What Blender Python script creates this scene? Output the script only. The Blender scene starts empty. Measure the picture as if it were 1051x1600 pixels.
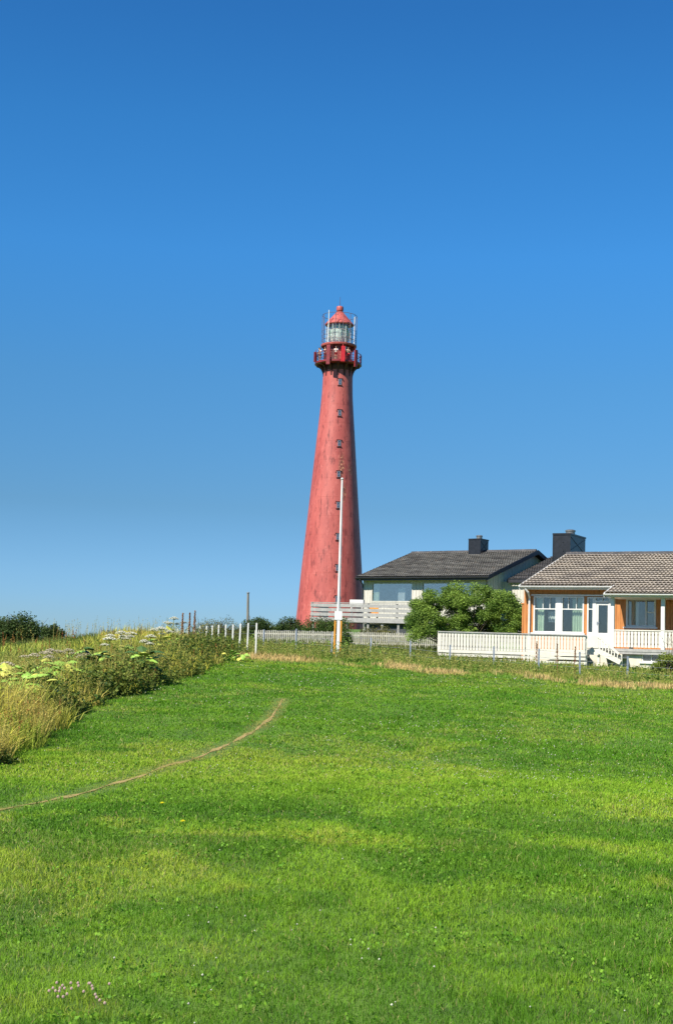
import bpy, bmesh, math, random
import numpy as np
from mathutils import Vector, Matrix
C = bpy.context.scene.collection
R = math.radians
rnd = random.Random(7)
# ------------------------------------------------------------------ camera, sky, sun, exposure
F = 2200.0; CX, CY = 525.5, 800.0; CAMZ = 1.6
TILT, ROLL = R(5.97), R(1.8)
fwd = Vector((0, math.cos(TILT), math.sin(TILT)))
right0 = Vector((1, 0, 0)); up0 = Vector((0, -math.sin(TILT), math.cos(TILT)))
cr = right0*math.cos(ROLL) + up0*math.sin(ROLL)
cu = up0*math.cos(ROLL) - right0*math.sin(ROLL)
cam = bpy.data.objects.new('camera', bpy.data.cameras.new('camera')); C.objects.link(cam)
cam.data.sensor_fit = 'VERTICAL'; cam.data.sensor_height = 36; cam.data.lens = 36*F/1600
cam.data.clip_start = 0.1; cam.data.clip_end = 40000
M = Matrix((cr, cu, -fwd)).transposed().to_4x4(); M.translation = (0, 0, CAMZ)
cam.matrix_world = M
bpy.context.scene.camera = cam

SUN_EL, SUN_AZ = R(45), R(222)      # azimuth clockwise from +Y (the view direction): behind the camera, to the left
w = bpy.data.worlds.new("World"); bpy.context.scene.world = w; w.use_nodes = True
nt = w.node_tree; bg = nt.nodes['Background']
sky = nt.nodes.new('ShaderNodeTexSky'); sky.sky_type = 'NISHITA'; sky.sun_disc = False
sky.sun_elevation = SUN_EL; sky.sun_rotation = SUN_AZ
sky.altitude = 0; sky.air_density = 1.0; sky.dust_density = 0.15; sky.ozone_density = 4.0
hs = nt.nodes.new('ShaderNodeHueSaturation'); hs.inputs['Saturation'].default_value = 1.25
nt.links.new(sky.outputs[0], hs.inputs['Color'])
tcw = nt.nodes.new('ShaderNodeTexCoord'); sxw = nt.nodes.new('ShaderNodeSeparateXYZ')
nt.links.new(tcw.outputs['Generated'], sxw.inputs[0])
rpw = nt.nodes.new('ShaderNodeValToRGB'); nt.links.new(sxw.outputs['Z'], rpw.inputs[0])
SKYR = [(0.0, (.29, .44, .74)), (.04, (.293, .455, .74)), (.104, (.317, .443, .555)), (.194, (.409, .60, .68)), (.28, (.44, .76, .89)), (.362, (.418, .76, .889)), (.434, (.391, .70, .85)), (.7, (.5, .7, .85))]
els = rpw.color_ramp.elements
els[0].position = 0; els[1].position = 1
for i, (p, c) in enumerate(SKYR):
    e = els[0] if i == 0 else (els.new(p))
    e.color = (*c, 1)
els[-1].color = (0.5, 0.7, 0.85, 1)
mx = nt.nodes.new('ShaderNodeMix'); mx.data_type = 'RGBA'; mx.blend_type = 'MULTIPLY'; mx.inputs[0].default_value = 1
nt.links.new(hs.outputs[0], mx.inputs[6]); nt.links.new(rpw.outputs[0], mx.inputs[7])
nt.links.new(mx.outputs[2], bg.inputs['Color'])
bg.inputs['Strength'].default_value = 0.09
sl = bpy.data.lights.new('sun', 'SUN'); sl.energy = 4.4; sl.angle = R(0.5); sl.color = (1.0, 0.95, 0.86)
so = bpy.data.objects.new('sun', sl); C.objects.link(so)
sd = Vector((math.sin(SUN_AZ)*math.cos(SUN_EL), math.cos(SUN_AZ)*math.cos(SUN_EL), math.sin(SUN_EL)))
so.rotation_euler = sd.to_track_quat('Z', 'Y').to_euler()
vs = bpy.context.scene.view_settings
vs.view_transform = 'Standard'; vs.look = 'None'; vs.gamma = 1; vs.exposure = 0.9
bpy.context.scene.cycles.max_bounces = 6
bpy.context.scene.cycles.transparent_max_bounces = 12
bpy.context.scene.cycles.caustics_reflective = False; bpy.context.scene.cycles.caustics_refractive = False

def at(px, py, Y):
    d = fwd*F + cr*(px-CX) - cu*(py-CY)
    k = Y/d.y
    return Vector((d.x*k, Y, CAMZ + d.z*k))
# ------------------------------------------------------------------ terrain heights
PY = [-200, 0, 6, 16, 21.5, 30, 40, 48, 52, 58, 75, 86, 100, 130, 175, 220, 300, 400, 30000]
PZ = [-0.6, 0, 0, .13, -.02, .38, .88, 1.32, 1.52, 1.68, 2.25, 2.9, 3.4, 4.4, 5.2, 4.8, 0, -10, -40]
_ky = np.linspace(-200, 420, 1241); _kz = np.interp(_ky, PY, PZ)
_ks = np.hanning(11); _ks /= _ks.sum()
_kz2 = np.convolve(np.pad(_kz, 5, mode='edge'), _ks, 'valid')
def sstep(a, b, x):
    t = np.clip((np.asarray(x, float)-a)/(b-a), 0, 1); return t*t*(3-2*t)
def H(x, y):
    x = np.asarray(x, float); y = np.asarray(y, float)
    z = np.where(y < 415, np.interp(y, _ky, _kz2), np.interp(y, PY, PZ))
    z = z - 0.012*np.clip(x, -20, 20)*sstep(18, 45, y)*(1-sstep(60, 80, y))
    z = z - .28*sstep(5.2, 10, -x)*sstep(24, 38, y)*(1-sstep(62, 80, y)) + .58*np.exp(-((x+8.2)/2.5)**2/2 - ((y-56)/8)**2/2)
    m = sstep(5, 15, -x)*sstep(60, 88, y); z = z*(1-m) + np.minimum(z, 0.9)*m
    m2 = sstep(60, 160, np.abs(x)); z = z*(1-m2) + np.minimum(z, -3)*m2*sstep(0, 1, m2)
    near = 1-sstep(60, 90, y)
    z = z + near*(0.035*np.sin(x*0.83+y*0.31+1)*np.sin(y*0.47-x*0.22) + 0.02*np.sin(x*1.9-y*0.8)*np.sin(y*1.1+2))
    return z
def gz(x, y): return float(H(x, y))
def ground_hit(px, py):
    d = fwd*F + cr*(px-CX) - cu*(py-CY); d = d/d.y
    y = 4.0
    while y < 200:
        if CAMZ + d.z*y < gz(d.x*y, y): break
        y += 0.05
    return Vector((d.x*y, y, gz(d.x*y, y)))
EDX_Y = [-50, 10, 18.9, 26, 31.7, 35.4, 45, 52, 60]; EDX_X = [-5.2, -4.7, -4.5, -4.9, -5.2, -4.5, -3.7, -3.2, -3.0]
EDY_X = [-3.3, -2.3, 1.6, 5.6, 10.3, 16, 30]; EDY_Y = [50.3, 49.3, 48, 45.3, 43, 42, 41]
def edge_x(y): return np.interp(y, EDX_Y, EDX_X) + .12*np.sin(np.asarray(y)*1.7) + .1*np.sin(np.asarray(y)*3.9+1)
def edge_y(x): return np.interp(x, EDY_X, EDY_Y) + .25*np.sin(np.asarray(x)*1.3) + .15*np.sin(np.asarray(x)*3.1+1)
PATHPX = [(441, 1092), (436, 1104), (422, 1124), (400, 1141), (380, 1151), (350, 1166), (330, 1175), (285, 1191), (240, 1205), (190, 1222), (140, 1238), (70, 1253), (0, 1266), (-80, 1284)]
PATH = [ground_hit(*p) for p in PATHPX]
_pp = np.array([(p.x, p.y) for p in PATH])
def path_dist(x, y):
    P = np.stack([x, y], -1); best = np.full(P.shape[0], 1e9)
    for a, b in zip(_pp[:-1], _pp[1:]):
        ab = b-a; t = np.clip(((P-a)@ab)/(ab@ab), 0, 1)
        d = np.linalg.norm(P-(a+t[:, None]*ab), axis=1); best = np.minimum(best, d)
    return best
# ------------------------------------------------------------------ noise for colour patches
def vnoise(x, y, s, seed=0):
    x = x/s; y = y/s
    xi = np.floor(x).astype(np.int64); yi = np.floor(y).astype(np.int64); fx = x-xi; fy = y-yi
    fx = fx*fx*(3-2*fx); fy = fy*fy*(3-2*fy)
    def h(a, b):
        n = (a*374761393 + b*668265263 + seed*1442695) & 0x7fffffff
        n = ((n ^ (n >> 13))*1274126177) & 0x7fffffff
        return (n & 0xffff)/65535.0
    return (h(xi, yi)*(1-fx)+h(xi+1, yi)*fx)*(1-fy) + (h(xi, yi+1)*(1-fx)+h(xi+1, yi+1)*fx)*fy
# ------------------------------------------------------------------ materials
def lin(h):
    h = h.lstrip('#'); v = [int(h[i:i+2], 16)/255 for i in (0, 2, 4)]
    return tuple(c/12.92 if c <= .04045 else ((c+.055)/1.055)**2.4 for c in v)
def mat(name, col, rough=.6, metal=0, var=.25, scale=3.0, bump=.0, bscale=30, col2=None, streak=None, spec=.4, coords='Object'):
    m = bpy.data.materials.new(name); m.use_nodes = True; n = m.node_tree; b = n.nodes['Principled BSDF']
    if isinstance(col, str): col = lin(col)
    if col2 is None: col2 = tuple(c*(1-var) for c in col)
    elif isinstance(col2, str): col2 = lin(col2)
    tc = n.nodes.new('ShaderNodeTexCoord'); src = tc.outputs[coords]
    if streak:
        mp = n.nodes.new('ShaderNodeMapping'); mp.inputs['Scale'].default_value = streak
        n.links.new(src, mp.inputs[0]); src2 = mp.outputs[0]
    else: src2 = src
    nz = n.nodes.new('ShaderNodeTexNoise'); nz.inputs['Scale'].default_value = scale; nz.inputs['Detail'].default_value = 7; nz.inputs['Roughness'].default_value = .65
    n.links.new(src2, nz.inputs['Vector'])
    rp = n.nodes.new('ShaderNodeValToRGB'); rp.color_ramp.elements[0].position = .38; rp.color_ramp.elements[1].position = .62
    rp.color_ramp.elements[0].color = (*col2, 1); rp.color_ramp.elements[1].color = (*col, 1)
    n.links.new(nz.outputs['Fac'], rp.inputs[0]); n.links.new(rp.outputs[0], b.inputs['Base Color'])
    b.inputs['Roughness'].default_value = rough; b.inputs['Metallic'].default_value = metal; b.inputs['Specular IOR Level'].default_value = spec
    if bump:
        bz = n.nodes.new('ShaderNodeTexNoise'); bz.inputs['Scale'].default_value = bscale; bz.inputs['Detail'].default_value = 4
        n.links.new(src2, bz.inputs['Vector'])
        bp = n.nodes.new('ShaderNodeBump'); bp.inputs['Strength'].default_value = bump; bp.inputs['Distance'].default_value = .02
        n.links.new(bz.outputs['Fac'], bp.inputs['Height']); n.links.new(bp.outputs[0], b.inputs['Normal'])
    m['_ramp'] = rp.name
    return m
def leafmat(name, trans=.35, rough=.6):
    m = bpy.data.materials.new(name); m.use_nodes = True; n = m.node_tree; b = n.nodes['Principled BSDF']
    a = n.nodes.new('ShaderNodeAttribute'); a.attribute_name = 'Col'
    n.links.new(a.outputs['Color'], b.inputs['Base Color']); b.inputs['Roughness'].default_value = rough; b.inputs['Specular IOR Level'].default_value = .2
    t = n.nodes.new('ShaderNodeBsdfTranslucent'); n.links.new(a.outputs['Color'], t.inputs['Color'])
    mxx = n.nodes.new('ShaderNodeMixShader'); mxx.inputs[0].default_value = trans
    n.links.new(b.outputs[0], mxx.inputs[1]); n.links.new(t.outputs[0], mxx.inputs[2]); n.links.new(mxx.outputs[0], n.nodes['Material Output'].inputs[0])
    return m
def glassmat(name, tint, refl=.25, rough=.02):
    m = bpy.data.materials.new(name); m.use_nodes = True; n = m.node_tree; n.nodes.remove(n.nodes['Principled BSDF'])
    t = n.nodes.new('ShaderNodeBsdfTransparent'); t.inputs[0].default_value = (*tint, 1)
    g = n.nodes.new('ShaderNodeBsdfGlossy'); g.inputs['Roughness'].default_value = rough; g.inputs['Color'].default_value = (.95, .82, .74, 1)
    nz = n.nodes.new('ShaderNodeTexNoise'); nz.inputs['Scale'].default_value = 1.3
    tc = n.nodes.new('ShaderNodeTexCoord'); n.links.new(tc.outputs['Object'], nz.inputs['Vector'])
    bp = n.nodes.new('ShaderNodeBump'); bp.inputs['Strength'].default_value = .05; n.links.new(nz.outputs['Fac'], bp.inputs['Height']); n.links.new(bp.outputs[0], g.inputs['Normal'])
    mxx = n.nodes.new('ShaderNodeMixShader'); mxx.inputs[0].default_value = refl
    n.links.new(t.outputs[0], mxx.inputs[1]); n.links.new(g.outputs[0], mxx.inputs[2]); n.links.new(mxx.outputs[0], n.nodes['Material Output'].inputs[0])
    return m
MT = {}
MT['leaf'] = leafmat('foliage'); MT['grass'] = leafmat('grass_blades', .3)
MT['white'] = mat('white_painted_wood', (.66, .62, .52), .55, var=.12, scale=4, streak=(1, 1, .3), bump=.1)
MT['whitehouse'] = mat('weathered_white_boards', (.58, .54, .46), .6, var=.22, scale=5, streak=(1, 1, .2), bump=.15)
MT['trim'] = mat('white_trim_paint', (.66, .65, .60), .45, var=.08, scale=5)
MT['orange'] = mat('orange_stained_boards', (.52, .21, .055), .6, col2=(.38, .14, .035), scale=6, streak=(2, 2, .25), bump=.2)
MT['grey'] = mat('grey_weathered_timber', (.30, .29, .26), .75, var=.35, scale=8, streak=(.4, .4, 2), bump=.2)
MT['greyrail'] = mat('grey_painted_boards', (.36, .35, .32), .65, var=.25, scale=6, bump=.15)
MT['black'] = mat('black_sheet_metal', (.018, .019, .024), .38, var=.4, scale=5)
MT['blacktrim'] = mat('black_painted_trim', (.03, .03, .035), .5, var=.4, scale=5)
MT['steel'] = mat('galvanised_steel', (.32, .36, .42), .4, metal=.35, var=.2, scale=12)
MT['steelcap'] = mat('dull_flue_steel', (.35, .32, .28), .4, metal=.7, var=.4, scale=8)
MT['plaster'] = mat('pale_plaster', (.66, .61, .48), .8, var=.2, scale=3, bump=.2)
MT['curtain_g'] = mat('mint_curtain_cloth', (.62, .72, .55), .9, var=.12, scale=4)
MT['curtain_w'] = mat('white_curtain_cloth', (.75, .76, .74), .9, var=.1, scale=4)
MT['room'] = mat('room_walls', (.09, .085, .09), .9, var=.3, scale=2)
MT['glass'] = glassmat('window_glass', (.84, .88, .86), .13)
MT['glass2'] = glassmat('large_window_glass', (.88, .92, .92), .30)
MT['lantern_glass'] = glassmat('lantern_glass', (.96, .98, .97), .10)
MT['wire'] = mat('fence_wire', (.30, .31, .32), .5, metal=.5)
MT['ochre'] = mat('ochre_painted_wood', (.72, .30, .03), .6, var=.2, scale=6)
MT['polewood'] = mat('bleached_pole_wood', (.22, .19, .15), .85, var=.4, scale=5, streak=(3, 3, .3))
MT['flagwhite'] = mat('flagpole_white_paint', (.72, .71, .68), .45, var=.08, scale=3)
MT['bark'] = mat('shrub_bark', (.10, .075, .05), .9, var=.4, scale=9, bump=.4)
MT['lens'] = mat('fresnel_lens', (.80, .88, .82), .2, var=.3, scale=4, spec=.9)
MT['skin'] = mat('skin', (.50, .28, .19), .6, var=.1)
MT['hair'] = mat('dark_hair', (.05, .03, .02), .7)
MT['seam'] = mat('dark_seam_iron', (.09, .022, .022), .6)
MT['redpaint'] = mat('dark_red_paint', (.24, .030, .033), .4, var=.35, scale=3)
MT['redbright'] = mat('bright_red_panel', (.62, .03, .035), .35, var=.15, scale=3)
def tower_material():
    m = mat('red_painted_iron', (.45, .104, .084), .5, col2=(.36, .072, .060), scale=.9, streak=(1, 1, .25), bump=.15, bscale=6)
    n = m.node_tree; b = n.nodes['Principled BSDF']; base = n.nodes[m['_ramp']].outputs[0]
    tc = n.nodes.new('ShaderNodeTexCoord')
    def layer(base, col, scale, lo, hi, stretch, mask=None, off=0):
        mp = n.nodes.new('ShaderNodeMapping'); mp.inputs['Scale'].default_value = stretch; mp.inputs['Location'].default_value = (off, off*.7, off*.3)
        n.links.new(tc.outputs['Object'], mp.inputs[0])
        z = n.nodes.new('ShaderNodeTexNoise'); z.inputs['Scale'].default_value = scale; z.inputs['Detail'].default_value = 8; z.inputs['Roughness'].default_value = .7
        n.links.new(mp.outputs[0], z.inputs['Vector'])
        r = n.nodes.new('ShaderNodeMapRange'); r.inputs['From Min'].default_value = lo; r.inputs['From Max'].default_value = hi
        n.links.new(z.outputs['Fac'], r.inputs[0]); f = r.outputs[0]
        if mask is not None:
            k = n.nodes.new('ShaderNodeMath'); k.operation = 'MULTIPLY'; n.links.new(f, k.inputs[0]); n.links.new(mask, k.inputs[1]); f = k.outputs[0]
        x = n.nodes.new('ShaderNodeMix'); x.data_type = 'RGBA'; n.links.new(f, x.inputs[0]); n.links.new(base, x.inputs[6]); x.inputs[7].default_value = (*col, 1)
        return x.outputs[2]
    base = layer(base, (.20, .042, .035), 2.6, .53, .62, (1, 1, .20), off=3)       # rust streaks
    base = layer(base, (.09, .028, .022), 6, .63, .66, (1, 1, .5), off=11)         # rust spots
    base = layer(base, (.52, .14, .115), 1.6, .55, .70, (1, 1, .5), off=23)        # sun-bleached paint
    def blob(cx, cz, rx, rz, cy=-2.9):
        mp = n.nodes.new('ShaderNodeMapping'); mp.vector_type = 'POINT'
        mp.inputs['Scale'].default_value = (1/rx, .4, 1/rz); mp.inputs['Location'].default_value = (-cx/rx, -cy*.4, -cz/rz)
        n.links.new(tc.outputs['Object'], mp.inputs[0])
        l = n.nodes.new('ShaderNodeVectorMath'); l.operation = 'LENGTH'; n.links.new(mp.outputs[0], l.inputs[0])
        r = n.nodes.new('ShaderNodeMapRange'); r.inputs['From Min'].default_value = 1; r.inputs['From Max'].default_value = .3
        n.links.new(l.outputs['Value'], r.inputs[0]); return r.outputs[0]
    for (cx, cz, rx, rz) in ((.82, 20.1, .5, 2.2), (1.9, 19.8, .45, 1.1), (1.2, 16.9, .35, 1.6)):
        mk = blob(cx, cz, rx, rz)
        base = layer(base, (.16, .05, .035), 3.5, .42, .50, (1, 1, .8), mk, off=31)
        base = layer(base, (.72, .38, .2), 5.0, .55, .60, (1, 1, .8), mk, off=41)
    n.links.new(base, b.inputs['Base Color'])
    return m
MT['tower'] = tower_material()
def tile_material(name, c1, c2, lich):
    m = mat(name, c1, .85, col2=c2, scale=1.1, bump=.3, bscale=25)
    n = m.node_tree; b = n.nodes['Principled BSDF']; base = n.nodes[m['_ramp']].outputs[0]; tc = n.nodes.new('ShaderNodeTexCoord')
    for (s, lo, hi, col) in ((9, .55, .68, (.26, .2, .14)), (6, .64, .70, lich), (2.2, .62, .74, (.30, .15, .06))):
        z = n.nodes.new('ShaderNodeTexNoise'); z.inputs['Scale'].default_value = s; z.inputs['Detail'].default_value = 6; z.inputs['Roughness'].default_value = .7
        n.links.new(tc.outputs['Object'], z.inputs['Vector'])
        r = n.nodes.new('ShaderNodeMapRange'); r.inputs['From Min'].default_value = lo; r.inputs['From Max'].default_value = hi; r.inputs['To Max'].default_value = .75
        n.links.new(z.outputs['Fac'], r.inputs[0])
        x = n.nodes.new('ShaderNodeMix'); x.data_type = 'RGBA'; n.links.new(r.outputs[0], x.inputs[0]); n.links.new(base, x.inputs[6]); x.inputs[7].default_value = (*col, 1); base = x.outputs[2]
    n.links.new(base, b.inputs['Base Color']); return m
MT['tile1'] = tile_material('brown_grey_concrete_tiles', (.35, .30, .24), (.21, .18, .15), (.55, .50, .42))
MT['tile2'] = tile_material('dark_grey_concrete_tiles', (.14, .135, .12), (.065, .062, .058), (.62, .60, .55))
MT['tile3'] = tile_material('blackish_lichened_tiles', (.07, .068, .07), (.04, .04, .042), (.65, .62, .56))
# ------------------------------------------------------------------ mesh builder
class MB:
    def __init__(s): s.v = []; s.f = []
    def add(s, vs, fs):
        o = len(s.v); s.v += [tuple(v) for v in vs]; s.f += [tuple(i+o for i in f) for f in fs]; return s
    def box(s, x0, x1, y0, y1, z0, z1):
        return s.add([(x0, y0, z0), (x1, y0, z0), (x1, y1, z0), (x0, y1, z0), (x0, y0, z1), (x1, y0, z1), (x1, y1, z1), (x0, y1, z1)],
                     [(0, 3, 2, 1), (4, 5, 6, 7), (0, 1, 5, 4), (1, 2, 6, 5), (2, 3, 7, 6), (3, 0, 4, 7)])
    def bar(s, a, b, wx, wz, up=(0, 0, 1)):
        a = Vector(a); b = Vector(b); d = (b-a).normalized(); u = Vector(up)
        sx = d.cross(u)
        if sx.length < 1e-4: sx = Vector((1, 0, 0))
        sx.normalize(); uz = sx.cross(d).normalized(); sx *= wx/2; uz *= wz/2
        return s.add([a-sx-uz, a+sx-uz, a+sx+uz, a-sx+uz, b-sx-uz, b+sx-uz, b+sx+uz, b-sx+uz],
                     [(0, 1, 2, 3), (7, 6, 5, 4), (0, 4, 5, 1), (1, 5, 6, 2), (2, 6, 7, 3), (3, 7, 4, 0)])
    def tube(s, a, b, r0, r1=None, n=8, cap=True):
        r1 = r0 if r1 is None else r1
        a = Vector(a); b = Vector(b); d = (b-a).normalized(); t = Vector((0, 0, 1)) if abs(d.z) < .9 else Vector((1, 0, 0))
        x = d.cross(t).normalized(); y = d.cross(x)
        vs = []
        for p, r in ((a, r0), (b, r1)):
            for i in range(n):
                q = 2*math.pi*i/n; vs.append(p+(x*math.cos(q)+y*math.sin(q))*r)
        fs = [(i, (i+1) % n, n+(i+1) % n, n+i) for i in range(n)]
        if cap: fs += [tuple(range(n-1, -1, -1)), tuple(range(n, 2*n))]
        return s.add(vs, fs)
    def path(s, pts, r0, r1, n=6):
        for i in range(len(pts)-1):
            t0 = i/(len(pts)-1); t1 = (i+1)/(len(pts)-1)
            s.tube(pts[i], pts[i+1], r0+(r1-r0)*t0, r0+(r1-r0)*t1, n)
        return s
    def lathe(s, prof, n=48, c=(0, 0, 0), caps=True):
        vs = []
        for r, z in prof:
            for i in range(n):
                q = 2*math.pi*i/n; vs.append((c[0]+r*math.cos(q), c[1]+r*math.sin(q), c[2]+z))
        fs = []
        for k in range(len(prof)-1):
            for i in range(n):
                j = (i+1) % n; fs.append((k*n+i, k*n+j, (k+1)*n+j, (k+1)*n+i))
        if caps: fs += [tuple(range(n-1, -1, -1)), tuple(range((len(prof)-1)*n, len(prof)*n))]
        return s.add(vs, fs)
    def prism(s, pts, off):
        n = len(pts); off = Vector(off); vs = [Vector(p) for p in pts]; vs += [p+off for p in vs]
        return s.add(vs, [tuple(range(n-1, -1, -1)), tuple(range(n, 2*n))]+[(i, (i+1) % n, n+(i+1) % n, n+i) for i in range(n)])
    def build(s, name, m, parent=None, smooth=False, loc=None):
        me = bpy.data.meshes.new(name); me.from_pydata(s.v, [], s.f); me.materials.append(m)
        bm = bmesh.new(); bm.from_mesh(me); bmesh.ops.recalc_face_normals(bm, faces=bm.faces); bm.to_mesh(me); bm.free()
        if smooth:
            me.polygons.foreach_set('use_smooth', [True]*len(me.polygons))
            me.set_sharp_from_angle(angle=R(40))
        o = bpy.data.objects.new(name, me); C.objects.link(o)
        if parent: o.parent = parent
        if loc: o.location = loc
        return o
def tag(o, label=None, cat=None, group=None, kind=None):
    if label: o['label'] = label
    if cat: o['category'] = cat
    if group: o['group'] = group
    if kind: o['kind'] = kind
    return o
def empty(name, loc, rz=0, label=None, cat=None, group=None):
    o = bpy.data.objects.new(name, None); C.objects.link(o); o.location = loc; o.rotation_euler = (0, 0, rz); o.empty_display_size = .3
    return tag(o, label, cat, group)
def poly_mesh(name, V, counts, loops, m, col=None, parent=None, smooth=False):
    me = bpy.data.meshes.new(name)
    me.vertices.add(len(V)); me.vertices.foreach_set('co', np.asarray(V, np.float32).ravel())
    me.loops.add(len(loops)); me.loops.foreach_set('vertex_index', np.asarray(loops, np.int32))
    st = np.concatenate([[0], np.cumsum(counts)[:-1]]).astype(np.int32)
    me.polygons.add(len(counts)); me.polygons.foreach_set('loop_start', st)
    try: me.polygons.foreach_set('loop_total', np.asarray(counts, np.int32))
    except Exception: pass
    if smooth: me.polygons.foreach_set('use_smooth', np.ones(len(counts), bool))
    if col is not None:
        a = me.attributes.new('Col', 'FLOAT_COLOR', 'POINT')
        c4 = np.concatenate([col, np.ones((len(col), 1))], 1).astype(np.float32); a.data.foreach_set('color', c4.ravel())
    me.materials.append(m); me.update(calc_edges=True)
    o = bpy.data.objects.new(name, me); C.objects.link(o)
    if parent: o.parent = parent
    return o
def blades(rs, pos, h, wd, col, lean=.35, tipcol=None):
    """two-segment tapered blades; returns V, counts, loops, colours"""
    n = len(pos); az = rs.uniform(0, 2*np.pi, n); la = rs.uniform(0, 2*np.pi, n); ln = rs.uniform(0, lean, n)*h
    side = np.stack([np.cos(az), np.sin(az), np.zeros(n)], 1)*wd[:, None]/2
    L = np.stack([np.cos(la)*ln, np.sin(la)*ln, np.zeros(n)], 1)
    up = np.zeros((n, 3)); up[:, 2] = h
    mid = pos+up*.55+L*.35; tip = pos+up*np.sqrt(1-np.minimum(ln/h, .9)**2*.6)[:, None]+L
    V = np.stack([pos-side, pos+side, mid+side*.8, mid-side*.8, tip], 1).reshape(-1, 3)
    b = (np.arange(n)*5)[:, None]
    loops = np.concatenate([b+np.array([[0, 1, 2, 3]]), b+np.array([[3, 2, 4]])], 1).ravel()
    counts = np.tile([4, 3], n)
    cc = np.repeat(col[:, None, :], 5, 1)
    if tipcol is not None: cc[:, 4] = tipcol; cc[:, 2:4] = (cc[:, 2:4]+tipcol[:, None, :])/2
    return V, counts, loops, cc.reshape(-1, 3)
def leaves(rs, pos, size, col, asp=.5, upb=.3):
    """pointed leaves (quad rhombus, folded) random orientation"""
    n = len(pos); d = rs.normal(size=(n, 3)); d[:, 2] = d[:, 2]*.6+upb; d /= np.linalg.norm(d, axis=1)[:, None]
    t = rs.normal(size=(n, 3)); s = np.cross(d, t); s /= np.linalg.norm(s, axis=1)[:, None]
    S = size[:, None]
    V = np.stack([pos-d*S*.5, pos+s*S*asp*.5, pos+d*S*.5, pos-s*S*asp*.5], 1).reshape(-1, 3)
    return V, np.full(n, 4), np.arange(4*n), np.repeat(col, 4, 0)
def joinparts(parts):
    V = []; Cn = []; Lp = []; Co = []; o = 0
    for v, c, l, k in parts: V.append(v); Cn.append(c); Lp.append(l+o); Co.append(k); o += len(v)
    return np.concatenate(V), np.concatenate(Cn), np.concatenate(Lp), np.concatenate(Co)
# ------------------------------------------------------------------ the setting: ground, sea, path
def signed_geo(n, first, last):
    a = np.geomspace(first, last, n); return np.concatenate([-a[::-1], [0], a])
gx = signed_geo(110, .25, 380); gy = np.unique(np.concatenate([-np.geomspace(1, 200, 18), np.arange(0, 62, .4), np.geomspace(62, 420, 90)]))
GX, GY = np.meshgrid(gx, gy); GZ = H(GX, GY)
V = np.stack([GX.ravel(), GY.ravel(), GZ.ravel()], 1); nx = len(gx); ny = len(gy)
ii, jj = np.meshgrid(np.arange(nx-1), np.arange(ny-1)); a0 = (jj*nx+ii).ravel()
loops = np.stack([a0, a0+1, a0+nx+1, a0+nx], 1).ravel()
gm = mat('turf_soil', (.11, .19, .018), .95, col2=(.055, .11, .012), scale=1.4, bump=.6, bscale=9)
g = poly_mesh('ground', V, np.full((nx-1)*(ny-1), 4), loops, gm, smooth=True); tag(g, kind='structure')
sm = mat('sea_water', (.02, .06, .10), .15, var=.3, scale=.02, bump=.3, bscale=.6)
MB().add([(-20000, -300, -7), (20000, -300, -7), (20000, 30000, -7), (-20000, 30000, -7)], [(0, 1, 2, 3)]).build('sea', sm); tag(bpy.data.objects['sea'], kind='structure')
# worn path: narrow ribbon following the ground
pm = mat('trodden_earth', (.40, .27, .10), .95, col2=(.18, .17, .04), scale=7, bump=.5, bscale=30)
pts = []
for a, b in zip(PATH[:-1], PATH[1:]):
    for k in range(10): pts.append(a.lerp(b, k/10))
pts.append(PATH[-1]); pv = []; pf = []
for _ in range(3): pts = [pts[0]]+[(pts[i-1]+pts[i]*2+pts[i+1])/4 for i in range(1, len(pts)-1)]+[pts[-1]]
for i, p in enumerate(pts):
    q = pts[min(i+1, len(pts)-1)]-pts[max(i-1, 0)]; nrm = Vector((-q.y, q.x, 0)).normalized()
    fade = i/len(pts); wdt = max(.006, .040+.020*math.sin(i*.37)+.014*math.sin(i*.9+1)-.020*fade)*min(1, .1+i*.035)
    for s_ in (-1, -.33, .33, 1):
        c = p+nrm*wdt*s_; pv.append((c.x, c.y, gz(c.x, c.y)+.006+.004*(1-abs(s_))))
for i in range(len(pts)-1):
    for k in range(3): pf.append((i*4+k, i*4+k+1, (i+1)*4+k+1, (i+1)*4+k))
tag(MB().add(pv, pf).build('path', pm, smooth=True), kind='structure')
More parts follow.
